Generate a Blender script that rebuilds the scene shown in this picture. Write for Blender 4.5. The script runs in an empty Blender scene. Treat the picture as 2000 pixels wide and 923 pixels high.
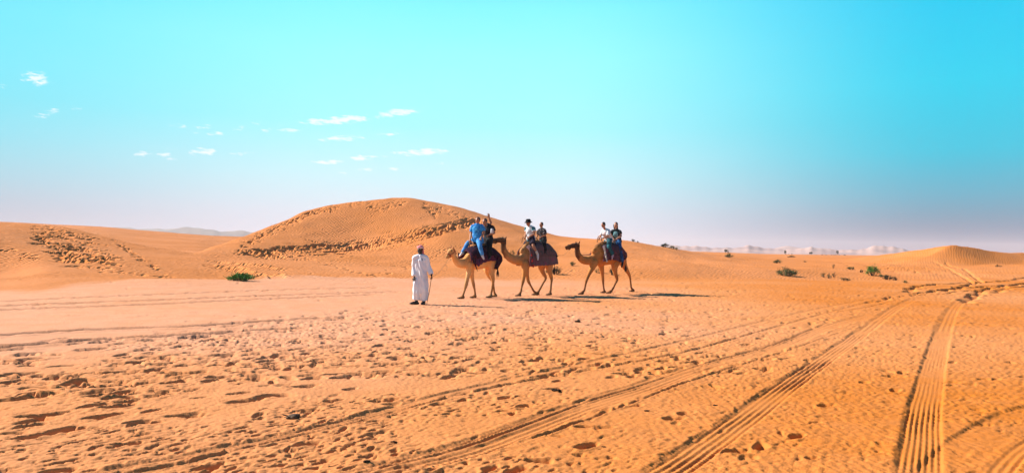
import bpy, bmesh, math, random
import numpy as np
from mathutils import Vector, Matrix
random.seed(7)
RNG = np.random.default_rng(11)
S = bpy.context.scene
COL = S.collection
PI = math.pi

# ------------------------------------------------------------------ camera
CAMZ, F, PITCH, ROLL = 1.7, 1444.4, 0.0159, 0.0145
f0 = Vector((0, math.cos(PITCH), math.sin(PITCH)))
u0 = Vector((0, -math.sin(PITCH), math.cos(PITCH)))
r0 = Vector((1, 0, 0))
CR = r0 * math.cos(ROLL) + u0 * math.sin(ROLL)
CU = u0 * math.cos(ROLL) - r0 * math.sin(ROLL)
cd = bpy.data.cameras.new('camera')
cd.sensor_width = 36; cd.lens = 36 * F / 2000; cd.clip_start = 0.1; cd.clip_end = 20000
cam = bpy.data.objects.new('camera', cd); COL.objects.link(cam)
M = Matrix((CR, CU, -f0)).transposed().to_4x4(); M.translation = (0, 0, CAMZ)
cam.matrix_world = M
S.camera = cam

# ------------------------------------------------------------------ light
SUN_DIR = Vector((-0.96, 0.28, 0)).normalized()      # where the sun stands, seen from above
ELEV = math.radians(33)
sd = bpy.data.lights.new('sun', 'SUN'); sd.energy = 5.0; sd.angle = math.radians(0.55); sd.color = (1, 0.93, 0.84)
sun = bpy.data.objects.new('sun', sd); COL.objects.link(sun)
to_sun = Vector((SUN_DIR.x * math.cos(ELEV), SUN_DIR.y * math.cos(ELEV), math.sin(ELEV)))
sun.rotation_euler = to_sun.to_track_quat('Z', 'Y').to_euler()
sun.location = to_sun * 60
S.view_settings.view_transform = 'Standard'; S.view_settings.look = 'None'
S.view_settings.gamma = 1; S.view_settings.exposure = 1.0
S.cycles.max_bounces = 6; S.cycles.volume_bounces = 2; S.cycles.use_denoising = True

def srgb(r, g, b, k=1.0):
    def c(v):
        v /= 255.0
        return v / 12.92 if v <= 0.04045 else ((v + 0.055) / 1.055) ** 2.4
    return (c(r) * k, c(g) * k, c(b) * k, 1.0)

# ------------------------------------------------------------------ sky
W = bpy.data.worlds.new('World'); S.world = W; W.use_nodes = True
nt = W.node_tree; nt.nodes.clear()
def N(t, **kw):
    n = nt.nodes.new(t)
    for k, v in kw.items(): setattr(n, k, v)
    return n
def setin(sock, v):
    if isinstance(v, bpy.types.NodeSocket): nt.links.new(v, sock)
    else: sock.default_value = v
def MA(op, a, b=0.0, c=None, clamp=False):
    n = N('ShaderNodeMath', operation=op); n.use_clamp = clamp
    setin(n.inputs[0], a); setin(n.inputs[1], b)
    if c is not None: setin(n.inputs[2], c)
    return n.outputs[0]
def MR(v, a, b, c=0.0, d=1.0):
    n = N('ShaderNodeMapRange', interpolation_type='SMOOTHSTEP')
    setin(n.inputs[0], v); n.inputs[1].default_value = a; n.inputs[2].default_value = b
    n.inputs[3].default_value = c; n.inputs[4].default_value = d
    return n.outputs[0]
def MIX(f, a, b):
    n = N('ShaderNodeMix', data_type='RGBA')
    setin(n.inputs[0], f); setin(n.inputs[6], a); setin(n.inputs[7], b)
    return n.outputs[2]
def RAMP(fac, stops):
    n = N('ShaderNodeValToRGB'); setin(n.inputs[0], fac)
    e = n.color_ramp.elements
    while len(e) > 1: e.remove(e[0])
    e[0].position = stops[0][0]; e[0].color = stops[0][1]
    for p, c in stops[1:]:
        x = e.new(p); x.color = c
    return n.outputs[0]
KE = 0.56       # sky colours are given as seen, this takes the exposure off again
tc = N('ShaderNodeTexCoord'); sp = N('ShaderNodeSeparateXYZ'); nt.links.new(tc.outputs['Generated'], sp.inputs[0])
X, Y, Z = sp.outputs
el = MA('MAXIMUM', Z, 0.0)
rc = RAMP(el, [(0.0, srgb(226, 220, 234, KE)), (0.045, srgb(219, 226, 238, KE)), (0.095, srgb(198, 238, 246, KE)),
               (0.16, srgb(164, 243, 250, KE)), (0.25, srgb(150, 247, 255, KE)), (0.31, srgb(130, 241, 255, KE)),
               (0.42, srgb(60, 180, 225, KE)), (0.62, srgb(14, 86, 155, KE)), (1.0, srgb(5, 38, 95, KE))])
rr = RAMP(el, [(0.0, srgb(104, 96, 132, KE)), (0.03, srgb(96, 122, 152, KE)), (0.07, srgb(70, 162, 190, KE)),
               (0.12, srgb(10, 188, 216, KE)), (0.20, srgb(0, 202, 232, KE)), (0.31, srgb(0, 196, 236, KE)),
               (0.42, srgb(0, 145, 205, KE)), (0.62, srgb(4, 74, 145, KE)), (1.0, srgb(5, 38, 95, KE))])
az = N('ShaderNodeMath', operation='ARCTAN2'); setin(az.inputs[0], X); setin(az.inputs[1], Y)
az = az.outputs[0]
fr = MR(az, 0.04, 0.56)
fl = MR(MA('MULTIPLY', az, -1.0), 0.2, 0.7, 0.0, 0.5)
back = MR(MA('ABSOLUTE', az), 2.4, 3.1)
f_ = MA('ADD', MA('MULTIPLY', MA('ADD', fr, fl), MA('SUBTRACT', 1.0, back)), MA('MULTIPLY', back, 0.7))
grad = MIX(f_, rc, rr)
# soft veils so that the air is not one clean gradient
vz = N('ShaderNodeTexNoise'); vz.inputs['Scale'].default_value = 2.2; vz.inputs['Detail'].default_value = 3
vm = N('ShaderNodeMapping'); vm.inputs['Scale'].default_value = (1, 1, 4.5); nt.links.new(tc.outputs['Generated'], vm.inputs[0]); nt.links.new(vm.outputs[0], vz.inputs['Vector'])
veil = MA('MULTIPLY', MR(vz.outputs[0], 0.45, 0.75), MR(el, 0.02, 0.2, 0.08, 0.03))
grad = MIX(MA('MULTIPLY', veil, MA('SUBTRACT', 1.0, f_)), grad, srgb(235, 240, 248, KE))
# clouds: (px, py, half width, half height, tilt) on the photograph's own scale
CL = [(665,234,66,8,-.09,1),(778,220,42,7,-.14,1),(668,270,38,5,-.06,.85),(755,261,24,4,0,.6),(825,297,50,6,-.07,1),(700,309,26,5,-.06,.95),
 (642,316,32,4,-.03,.9),(752,306,30,3,0,.5),(72,154,26,12,.15,.9),(105,217,16,5,0,.75),(82,226,14,4,0,.7),(348,246,16,4,.1,.7),(395,248,18,4,0,.55),
 (422,261,14,4,0,.75),(380,258,14,3,0,.5),(468,250,14,5,-.1,.6),(520,255,12,4,-.1,.65),(502,240,12,3,0,.5),(566,255,20,5,0,.65),(545,247,9,3,0,.5),
 (278,300,18,5,.1,.75),(325,302,17,4,0,.7),(395,296,26,7,-.05,.85),(338,311,10,4,0,.65),(335,290,14,3,0,.5),(462,301,14,3,0,.6),(486,298,10,3,0,.5),
 (714,332,13,3,0,.75),(668,337,14,3,0,.5),(768,330,20,3,0,.5),(860,319,14,3,0,.6),(936,318,12,3,0,.45),(10,170,22,5,0,.4),(72,256,10,3,0,.35),(150,210,10,4,0,.4)]
ys = MA('MAXIMUM', Y, 0.05)
U = MA('DIVIDE', X, ys); V = MA('DIVIDE', Z, ys)
cmb = N('ShaderNodeCombineXYZ'); setin(cmb.inputs[0], MA('MULTIPLY', U, 34.0)); setin(cmb.inputs[1], MA('ADD', MA('MULTIPLY', V, 120.0), MA('MULTIPLY', U, 12.0)))
nz = N('ShaderNodeTexNoise'); nz.inputs['Scale'].default_value = 1.9; nz.inputs['Detail'].default_value = 5; nz.inputs['Roughness'].default_value = 0.62
nt.links.new(cmb.outputs[0], nz.inputs['Vector'])
nse = MA('SUBTRACT', nz.outputs[0], 0.5)
tot = None
for px, py, hw, hh, tl, st in CL:
    xi = (px - 1000) / F; yi = (461.5 - py) / F
    d = CR * xi + CU * yi + f0
    u1, v1 = d.x / d.y, d.z / d.y
    du = MA('SUBTRACT', U, u1)
    a = MA('MULTIPLY', du, F / hw / 1.45)
    b = MA('MULTIPLY', MA('ADD', MA('SUBTRACT', V, v1), MA('MULTIPLY', du, tl)), F / hh / 1.45)
    r2 = MA('ADD', MA('MULTIPLY', a, a), MA('MULTIPLY', b, b))
    m = MA('MULTIPLY', MA('MAXIMUM', MA('SUBTRACT', 1.0, r2), 0.0), st)
    tot = m if tot is None else MA('MAXIMUM', tot, m)
inside = MR(tot, 0.0, 0.12)
cl = MA('MULTIPLY', MR(MA('ADD', tot, MA('MULTIPLY', nse, 3.6)), 0.30, 1.25), inside)
cl = MA('MULTIPLY', MA('MULTIPLY', cl, MR(Y, 0.06, 0.2)), 0.82)
grad = MIX(cl, grad, srgb(246, 246, 252, KE * 1.05))
sky = N('ShaderNodeTexSky', sky_type='NISHITA'); sky.sun_disc = False
sky.sun_elevation = ELEV; sky.sun_rotation = math.atan2(SUN_DIR.x, SUN_DIR.y)
sc_ = N('ShaderNodeVectorMath', operation='SCALE'); nt.links.new(grad, sc_.inputs[0]); sc_.inputs['Scale'].default_value = 10.0
mx = MIX(0.985, sky.outputs[0], sc_.outputs[0])
bg = N('ShaderNodeBackground'); bg.inputs[1].default_value = 0.1; nt.links.new(mx, bg.inputs[0])
wo = N('ShaderNodeOutputWorld'); nt.links.new(bg.outputs[0], wo.inputs[0])

# ------------------------------------------------------------------ helpers
def tag(o, label=None, cat=None, group=None, kind=None):
    if label: o['label'] = label
    if cat: o['category'] = cat
    if group: o['group'] = group
    if kind: o['kind'] = kind
    return o
def empty(name, loc):
    o = bpy.data.objects.new(name, None); COL.objects.link(o); o.location = loc
    o.empty_display_size = 0.3
    return o
def link(name, me, mat, parent=None, base=None):
    o = bpy.data.objects.new(name, me); COL.objects.link(o)
    if mat and not me.materials: me.materials.append(mat)
    if parent:
        o.parent = parent
    return o
def yh(px): return 484.5 + (px - 1000) * 0.0145
def ray(px, py):
    return CR * ((px - 1000) / F) + CU * ((461.5 - py) / F) + f0

# ------------------------------------------------------------------ materials
def material(name):
    m = bpy.data.materials.new(name); m.use_nodes = True
    t = m.node_tree; t.nodes.clear()
    o = t.nodes.new('ShaderNodeOutputMaterial'); b = t.nodes.new('ShaderNodeBsdfPrincipled')
    t.links.new(b.outputs[0], o.inputs[0])
    return m, t, b
def noise(t, scale, detail=4, vec=None, rough=0.5, dist=0.0):
    n = t.nodes.new('ShaderNodeTexNoise'); n.inputs['Scale'].default_value = scale
    n.inputs['Detail'].default_value = detail; n.inputs['Roughness'].default_value = rough
    n.inputs['Distortion'].default_value = dist
    if vec is not None: t.links.new(vec, n.inputs['Vector'])
    return n.outputs[0]
def mix(t, f, a, b, blend='MIX'):
    n = t.nodes.new('ShaderNodeMix'); n.data_type = 'RGBA'; n.blend_type = blend
    for s, v in ((n.inputs[0], f), (n.inputs[6], a), (n.inputs[7], b)):
        if isinstance(v, bpy.types.NodeSocket): t.links.new(v, s)
        else: s.default_value = v
    return n.outputs[2]
def mapr(t, v, a, b, c=0.0, d=1.0):
    n = t.nodes.new('ShaderNodeMapRange'); n.interpolation_type = 'SMOOTHSTEP'
    t.links.new(v, n.inputs[0]); n.inputs[1].default_value = a; n.inputs[2].default_value = b
    n.inputs[3].default_value = c; n.inputs[4].default_value = d
    return n.outputs[0]
def mth(t, op, a, b=0.0):
    n = t.nodes.new('ShaderNodeMath'); n.operation = op
    for s, v in ((n.inputs[0], a), (n.inputs[1], b)):
        if isinstance(v, bpy.types.NodeSocket): t.links.new(v, s)
        else: s.default_value = v
    return n.outputs[0]
DIM = 0.8      # fabrics, skin and hide are a little darker than they look in the glare
def cloth(name, c1, c2=None, scale=9, rough=0.85, bump=0.25, c3=None):
    c1,c2,c3 = [x and tuple(v*DIM for v in x[:3])+(1,) for x in (c1,c2,c3,)]
    m, t, b = material(name)
    tc = t.nodes.new('ShaderNodeTexCoord'); v = tc.outputs['Object']
    c2 = c2 or tuple(x * 0.72 for x in c1[:3]) + (1,)
    col = mix(t, mapr(t, noise(t, scale, 5, v), 0.38, 0.62), c1, c2)
    if c3: col = mix(t, mapr(t, noise(t, scale * 2.3, 3, v), 0.58, 0.66), col, c3)
    t.links.new(col, b.inputs['Base Color']); b.inputs['Roughness'].default_value = rough
    b.inputs['Specular IOR Level'].default_value = 0.2
    bp = t.nodes.new('ShaderNodeBump'); bp.inputs['Strength'].default_value = bump; bp.inputs['Distance'].default_value = 0.03
    t.links.new(noise(t, 14, 4, v, 0.6), bp.inputs['Height']); t.links.new(bp.outputs[0], b.inputs['Normal'])
    return m

def sand_material(name='wind_blown_sand'):
    m, t, b = material(name)
    g = t.nodes.new('ShaderNodeNewGeometry'); P = g.outputs['Position']
    s = t.nodes.new('ShaderNodeSeparateXYZ'); t.links.new(P, s.inputs[0]); px, py, pz = s.outputs
    deep = (0.53, 0.155, 0.014, 1); pale = (0.62, 0.285, 0.155, 1); mid = (0.60, 0.225, 0.07, 1)
    at_ = t.nodes.new('ShaderNodeAttribute'); at_.attribute_name = 'dune_sand'; du = at_.outputs['Fac']
    # paler blown sand lies in patches on the left flat, coarser orange sand to the right and close by
    w = mth(t, 'ADD', mapr(t, px, -6, 15), mapr(t, py, 18, 6, 0, 0.6))
    w = mth(t, 'ADD', w, mth(t, 'MULTIPLY', mth(t, 'SUBTRACT', noise(t, 0.12, 4, P), 0.5), 1.5))
    col = mix(t, mapr(t, w, 0.0, 0.75), pale, mid)
    col = mix(t, mapr(t, w, 0.6, 1.25), col, deep)
    dcol = mix(t, mapr(t, noise(t, 0.1, 4, P), .35, .65), (0.60, 0.215, 0.068, 1), (0.55, 0.185, 0.045, 1))
    col = mix(t, mth(t, 'MULTIPLY', du, mapr(t, px, 45, 14, .4, 1)), col, dcol)
    col = mix(t, mapr(t, noise(t, 1.3, 6, P, 0.6), 0.35, 0.75, 0, 0.35), col, (0.53, 0.195, 0.06, 1))
    col = mix(t, mapr(t, noise(t, 38, 2, P), 0.5, 0.8, 0, 0.28), col, (0.40, 0.145, 0.05, 1))
    t.links.new(col, b.inputs['Base Color'])
    b.inputs['Roughness'].default_value = 0.95; b.inputs['Specular IOR Level'].default_value = 0.12
    # wind ripples + grain
    wv = t.nodes.new('ShaderNodeTexWave'); wv.wave_type = 'BANDS'; wv.bands_direction = 'X'
    mp = t.nodes.new('ShaderNodeMapping'); mp.inputs['Rotation'].default_value = (0, 0, 0.5)
    t.links.new(P, mp.inputs[0]); t.links.new(mp.outputs[0], wv.inputs['Vector'])
    wv.inputs['Scale'].default_value = 1.3; wv.inputs['Distortion'].default_value = 7; wv.inputs['Detail'].default_value = 3
    wv.inputs['Detail Scale'].default_value = 0.8
    b1 = t.nodes.new('ShaderNodeBump'); b1.inputs['Strength'].default_value = 0.9; b1.inputs['Distance'].default_value = 0.04
    rm = mth(t, 'MULTIPLY', wv.outputs['Fac'], mapr(t, noise(t, 0.16, 3, P), 0.35, 0.6, 0.35, 1.0))
    rm = mth(t, 'MULTIPLY', rm, mth(t, 'MULTIPLY', mapr(t, px, -19, 8, 2.2, .3), mapr(t, du, 0, 1, .4, 1.15)))
    t.links.new(mth(t, 'MULTIPLY', rm, mapr(t, py, 20, 34, 0.0, 1.0)), b1.inputs['Height'])
    b2 = t.nodes.new('ShaderNodeBump'); b2.inputs['Strength'].default_value = 0.7; b2.inputs['Distance'].default_value = 0.014
    t.links.new(noise(t, 15, 6, P, 0.66), b2.inputs['Height']); t.links.new(b1.outputs[0], b2.inputs['Normal'])
    b3 = t.nodes.new('ShaderNodeBump'); b3.inputs['Strength'].default_value = 0.5; b3.inputs['Distance'].default_value = 0.006
    t.links.new(noise(t, 70, 3, P, 0.7), b3.inputs['Height']); t.links.new(b2.outputs[0], b3.inputs['Normal'])
    t.links.new(b3.outputs[0], b.inputs['Normal'])
    return m
SAND = sand_material()

# ------------------------------------------------------------------ terrain profile
# for each bearing (px) the surface as (distance, py seen | 'z', height) from the foot of the dunes to behind the crest
TB = {
 -500: [21, (31, 500), (42, 440), (50, 415), (60, 395), (84, 'z', 2.0), (250, 428)],
 0:    [24, (36, 535), (44, 478), (49, 446), (57, 435), (80, 'z', 1.5), (250, 434.5)],
 100:  [26, (34, 532), (43, 493), (49, 464), (56, 443), (78, 'z', 1.2), (250, 439)],
 200:  [28, (35, 532), (42, 505), (48, 482), (54, 463), (75, 'z', .6), (250, 444)],
 300:  [31, (36, 537), (42, 515), (47, 498), (53, 481), (72, 'z', 0), (250, 452)],
 380:  [33, (37, 539), (42, 521), (46, 507), (53, 491), (70, 'z', 0), (250, 458)],
 430:  [34, (38, 540), (42, 525), (47, 509), (62, 478), (85, 'z', 0), (250, 461)],
 500:  [34.5, (38, 540), (44, 517), (54, 494), (72, 459), (98, 'z', 1), (250, 463)],
 560:  [35, (39, 537), (46, 513), (58, 493), (78, 433), (105, 'z', 1.5), (250, 464)],
 600:  [36, (40, 535), (47, 512), (60, 491), (81, 413), (108, 'z', 2), (250, 466)],
 650:  [37, (41, 534), (48, 512), (61, 492), (84, 399), (112, 'z', 2), (250, 468)],
 700:  [38, (42, 533), (49, 511), (62, 490), (87, 392), (115, 'z', 2.4), (250, 470)],
 790:  [39, (43, 534), (51, 510), (64, 478), (90, 387.5), (120, 'z', 2.5), (250, 474)],
 880:  [39.5, (44, 532), (53, 506), (68, 457), (91, 402), (120, 'z', 2), (250, 478)],
 960:  [40, (45, 530), (55, 503), (70, 461), (91, 425), (120, 'z', 1.6), (250, 480)],
 1050: [41, (46, 527), (56, 501), (70, 473), (88, 452), (118, 'z', 1), (250, 484)],
 1100: [41, (46, 525), (55, 503), (68, 480), (85, 463), (112, 'z', .8), (250, 486)],
 1210: [41, (46, 526), (54, 506), (65, 485), (81, 469.5), (105, 'z', .4), (250, 489)],
 1300: [42, (47, 527), (54, 511), (64, 496), (79, 483), (100, 'z', .2), (250, 490)],
 1350: [43, (48, 528), (55, 513), (65, 501), (79, 491), (100, 'z', 0), (250, 491)],
 1420: [44, (50, 528), (58, 515), (68, 506), (83, 499), (105, 'z', 0), (250, 493)],
 1500: [45, (52, 527), (62, 517), (75, 509), (96, 502), (120, 'z', .1), (250, 496)],
 1650: [47, (56, 528), (70, 517), (90, 509), (120, 503), (150, 'z', .3), (250, 498)],
 1800: [49, (56, 532), (70, 520), (90, 511), (125, 505), (155, 'z', .3), (250, 500)],
 1900: [50, (58, 530), (72, 520), (95, 512), (130, 507), (160, 'z', .3), (250, 501)],
 2500: [50, (58, 534), (72, 524), (95, 516), (130, 511), (160, 'z', .3), (250, 505)],
}
TPX = np.array(sorted(TB), float)
TU = (TPX - 1000) / F
KY, KZ = [], []
for p in sorted(TB):
    row = TB[p]; h = yh(p)
    y, z = [row[0] - 9, row[0]], [0.0, 0.0]
    for e in row[1:]:
        y.append(e[0]); z.append(e[2] if len(e) == 3 else CAMZ + (h - e[1]) * e[0] / F)
    y += [430, 700]; z += [z[-1] * 0.35, 0.0]
    KY.append(y); KZ.append(z)
KY, KZ = np.array(KY, float), np.array(KZ, float)

def pchip_slopes(x, y):
    h = np.diff(x, axis=-1); d = np.diff(y, axis=-1) / h
    m = np.zeros_like(y)
    d0, d1, h0, h1 = d[..., :-1], d[..., 1:], h[..., :-1], h[..., 1:]
    ok = d0 * d1 > 0
    w1, w2 = 2 * h1 + h0, h1 + 2 * h0
    with np.errstate(divide='ignore', invalid='ignore'):
        hm = (w1 + w2) / (w1 / d0 + w2 / d1)
    m[..., 1:-1] = np.where(ok, hm, 0)
    return m
def pchip_eval(x, y, m, q):
    """x,y,m: (..., K); q: (..., R)"""
    out = np.zeros_like(q)
    K = x.shape[-1]
    for k in range(K - 1):
        x0, x1 = x[..., k:k+1], x[..., k+1:k+2]
        h = x1 - x0; t = (q - x0) / h
        sel = (t >= 0) & (t < 1)
        t = np.clip(t, 0, 1)
        v = (y[..., k:k+1] * (1 + 2*t) * (1-t)**2 + m[..., k:k+1] * h * t * (1-t)**2
             + y[..., k+1:k+2] * t*t*(3-2*t) + m[..., k+1:k+2] * h * t*t*(t-1))
        out = np.where(sel, v, out)
    return out
_tu = np.broadcast_to(TU, (KY.shape[1], len(TU)))
MY = pchip_slopes(_tu, KY.T.copy()); MZ = pchip_slopes(_tu, KZ.T.copy())
def knots_at(u):
    q = np.broadcast_to(np.clip(u, TU[0], TU[-1] - 1e-6), (KY.shape[1], len(u)))
    return pchip_eval(_tu, KY.T, MY, q).T, pchip_eval(_tu, KZ.T, MZ, q).T

LOWF = []
for k in range(26):
    a = RNG.uniform(0, 2*PI); lam = RNG.uniform(5, 26)
    LOWF.append((math.cos(a)/lam*2*PI, math.sin(a)/lam*2*PI, RNG.uniform(0, 2*PI), lam/26))
def lowfreq(x, y):
    s = 0
    for a, b, c, w in LOWF: s = s + w * np.sin(a*x + b*y + c + 0.7*np.sin(b*x*0.6 - a*y*0.5))
    return s / 5.0
def bump(x, y, cx, cy, rx, ry, h, rot=0.0):
    c, s = math.cos(rot), math.sin(rot)
    a = ((x-cx)*c + (y-cy)*s) / rx; b = (-(x-cx)*s + (y-cy)*c) / ry
    return h * np.exp(-(a*a + b*b))
def terrain(x, y):
    """grid of points, each row of x,y on one bearing"""
    th = np.arctan2(x[:, 0], y[:, 0]); r = np.hypot(x, y)
    tc_ = np.clip(th, -0.87, 0.87)
    u = np.tan(tc_); Yq = r * np.cos(tc_)[:, None]
    ky, kz = knots_at(u)
    z = pchip_eval(ky, kz, pchip_slopes(ky, kz), Yq)
    fade = np.clip((1.55 - np.abs(th)) / 0.68, 0, 1); fade = fade*fade*(3-2*fade)
    z = z * fade[:, None]
    # rolling of the slopes, calmer on the flat
    on = np.clip((Yq - ky[:, 1:2] + 4) / 12, 0, 1) * np.clip((320 - Yq) / 150, 0, 1)
    lf = lowfreq(x, y)
    z = z + on * 0.13 * lf + (1 - on) * 0.018 * lf * np.clip((300 - r)/100, 0, 1)
    # dune far right with its slip face turned to us
    c_, s_ = math.cos(0.42), math.sin(0.42)
    dx, dy = x - 48.5, y - 81
    a = dx*c_ + dy*s_; bb = -dx*s_ + dy*c_
    crest = np.interp(a, [-9, -4, -1, 0, 1.5, 7, 22, 60], [0, 0.9, 1.85, 2.05, 1.9, 1.45, 1.15, 0])
    prof = np.where(bb < 0, np.clip(1 + bb / (4.0+0.10*np.clip(a, 0, 60)), 0, 1), np.clip(1 - bb/16, 0, 1))
    z = z + crest * prof**1.25 * (y > 0)
    # bowl on the near side of the big dune, ridge at its left edge
    z = z + bump(x, y, -16.5, 72, 6.0, 7.5, -1.35, 0.3) + bump(x, y, -25.0, 74, 2.6, 9, 0.55, -0.25) + bump(x, y, -35.5, 40, 6, 5.5, 1.4) + bump(x, y, -8, 80, 4, 7, -0.35, 0.2)
    z = z + bump(x, y, -13.5, 52, 9, 2.4, -0.28, 0.15) + bump(x, y, -4, 57, 7, 3, -0.3, 0.3) + bump(x, y, 9, 60, 8, 4, -0.25, -0.2)
    # low swell under the left flat and shallow bowls between dune feet
    z = z + bump(x, y, -15, 30, 7, 3.0, 0.22, 0.25) + bump(x, y, -11.2, 36.5, 3.2, 1.0, 0.22, -0.1)
    return z
def ground_z(x, y):
    return float(terrain(np.array([[x]]), np.array([[y]]))[0, 0] + detail(np.array([x]), np.array([y]))[0])
def hit(px, py, y0=3.0, y1=420.0, with_detail=False):
    d = ray(px, py)
    Yq = np.concatenate([np.arange(y0, 140, 0.1), np.arange(140, y1, 1.0)])
    x = d.x / d.y * Yq; zr = CAMZ + d.z / d.y * Yq
    z = terrain(x[None, :], Yq[None, :])[0]
    k = np.argmax(zr <= z)
    return (x[k], Yq[k])
def hit_many(pts): return np.array([hit(a, b) for a, b in pts])

# ------------------------------------------------------------------ relief rasters (real displacement, three resolutions)
class Raster:
    def __init__(s, x0, x1, y0, y1, st):
        s.x0, s.y0, s.st = x0, y0, st
        s.nx, s.ny = int((x1-x0)/st)+1, int((y1-y0)/st)+1
        s.x1, s.y1 = x0 + (s.nx-1)*st, y0 + (s.ny-1)*st
        s.z = np.zeros((s.ny, s.nx), np.float32)
        s.keep = np.ones((s.ny, s.nx), np.float32)       # 0 where a wheel has ironed the sand
    def patch(s, x, y, r):
        i0 = max(0, int((x-r-s.x0)/s.st)); i1 = min(s.nx, int((x+r-s.x0)/s.st)+2)
        j0 = max(0, int((y-r-s.y0)/s.st)); j1 = min(s.ny, int((y+r-s.y0)/s.st)+2)
        if i1 <= i0 or j1 <= j0: return None
        gx = s.x0 + np.arange(i0, i1)*s.st; gy = s.y0 + np.arange(j0, j1)*s.st
        return (slice(j0, j1), slice(i0, i1)), gx[None, :], gy[:, None]
    def sample(s, x, y):
        fx = np.clip((x-s.x0)/s.st, 0, s.nx-1.001); fy = np.clip((y-s.y0)/s.st, 0, s.ny-1.001)
        i, j = fx.astype(int), fy.astype(int); a, b = fx-i, fy-j
        z = s.z
        return (z[j, i]*(1-a)+z[j, i+1]*a)*(1-b) + (z[j+1, i]*(1-a)+z[j+1, i+1]*a)*b
    def weight(s, x, y, m):
        d = np.minimum(np.minimum(x-s.x0, s.x1-x), np.minimum(y-s.y0, s.y1-y))
        return np.clip(d/m, 0, 1)
RA = [Raster(-13, 13, 3.5, 17, 0.016), Raster(-40, 40, 3.0, 52, 0.04), Raster(-75, 110, 36, 130, 0.10)]
def detail(x, y):
    z = RA[2].sample(x, y) * RA[2].weight(x, y, 5)
    w = RA[1].weight(x, y, 2.0); z = z*(1-w) + RA[1].sample(x, y)*w
    w = RA[0].weight(x, y, 1.0); z = z*(1-w) + RA[0].sample(x, y)*w
    return z
def fnoise(r, lam0, lam1, aniso=1.0, rot=0.0, seed=0):
    g = np.random.default_rng(seed)
    ky = np.fft.fftfreq(r.ny, r.st)[:, None]; kx = np.fft.rfftfreq(r.nx, r.st)[None, :]
    a = (kx*math.cos(rot) + ky*math.sin(rot)) * aniso; b = -kx*math.sin(rot) + ky*math.cos(rot)
    k = np.hypot(a, b)
    f = np.exp(-((np.log(np.maximum(k, 1e-6)) - math.log(1/math.sqrt(lam0*lam1))) / (0.5*math.log(lam1/lam0)))**2)
    sp_ = np.fft.rfft2(g.standard_normal((r.ny, r.nx)).astype(np.float32)) * f
    n = np.fft.irfft2(sp_, s=(r.ny, r.nx)); return (n / n.std()).astype(np.float32)
def grid(r): return (r.x0 + np.arange(r.nx)*r.st)[None, :], (r.y0 + np.arange(r.ny)*r.st)[:, None]
def sstep(v, a, b):
    t = np.clip((v-a)/(b-a), 0, 1); return t*t*(3-2*t)
def churn_mask(x, y):
    """1 where feet have churned the flat, ~0.25 on blown sand; follows the photo's zones"""
    Ys = np.maximum(y, 1.0)
    px = 1000 + F*x/Ys; py = yh(px) + CAMZ*F/Ys
    edge = 690 - 0.13*px
    a = sstep(py, edge - 8, edge + 22)
    smooth_r = np.exp(-(((px-1640)/170)**2 + ((py-790)/110)**2))
    smooth_m = np.exp(-(((px-760)/260)**2 + ((py-735)/40)**2)) * 0.55
    far = sstep(y, 52, 60)
    return np.clip(a * (1 - 0.65*smooth_r) * (1-smooth_m), 0.06, 1) * (1-far)
for k, r in enumerate(RA):
    gx, gy = grid(r)
    cm = churn_mask(gx, gy).astype(np.float32)
    if k < 2: cm = cm*(.30+.70*sstep(fnoise(r, 2.0, 6.5, 1, 0, 90), -.7, .5)).astype(np.float32)
    if k < 2:
        big = fnoise(r, 0.5, 1.6, 1.0, 0, 5+k); sm = fnoise(r, 0.09 if k == 0 else .14, 0.32, 0.55, -0.7, 9+k)
        rip = fnoise(r, 0.10 if k == 0 else .13, 0.2, 0.22, 0.72, 13+k)
        r.z += cm * (0.005*big + 0.0026*np.maximum(sm, -0.6) - 0.0022*np.minimum(sm, 0)**2) + (1-cm)*0.003*big
        r.z += (0.0020+0.0045*sstep(gx/np.maximum(gy, 1), .12, .3))*rip*(1-0.5*cm)
        # kicked and scuffed hollows of no regular shape
        leftish = sstep(gx/np.maximum(gy, 1), 0.35, -0.35)
        for q, (l0, l1, an, ro, th0, dp) in enumerate([(.16, .42, .36, -.62, 1.3, .030), (.10, .26, .4, -.5, 1.95, .018), (.22, .5, .34, -.7, 1.6, .030)]):
            nn = fnoise(r, l0 if k == 0 else max(l0, .15), l1, an, ro, 40+q*7+k)
            lim = th0+.45*(1-leftish)+.35*fnoise(r, 2.5, 7, 1, 0, 60+q)*(.6)
            r.z -= cm*(sstep(nn, lim, lim+.45)*dp*(.55+.45*leftish)).astype(np.float32)
            r.z += cm*(np.exp(-((nn-lim+.35)/.25)**2)*dp*.10).astype(np.float32)
    else:
        big = fnoise(r, 2, 7, 1, 0, 21); r.z += 0.02*big
        r.z += 0.007*fnoise(r, 0.5, 1.2, 0.35, 0.4, 23)
def stamp(x, y, la, lb, rot, depth, rim=0.35, lip=None):
    c, s = math.cos(rot), math.sin(rot); lip = rot + PI if lip is None else lip
    for k, r in enumerate(RA):
        if k == 0 and y > 18: continue
        if k == 2 and y < 35: continue
        if k == 1 and y > 53: continue
        p = r.patch(x, y, la*1.9)
        if p is None: continue
        sl, gx, gy = p; dx, dy = gx-x, gy-y
        a = (dx*c+dy*s)/la; b = (-dx*s+dy*c)/lb
        d = np.sqrt(a*a + b*b)*(1+0.12*np.sin(3*np.arctan2(b, a)+x*7))
        ang = np.arctan2(dy, dx)-lip
        z = -depth*(1-sstep(d, 0.72, 1.04)) + depth*rim*np.exp(-((d-1.28)/0.24)**2)*(0.6+0.4*np.cos(ang))
        r.z[sl] += z.astype(np.float32)
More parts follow.
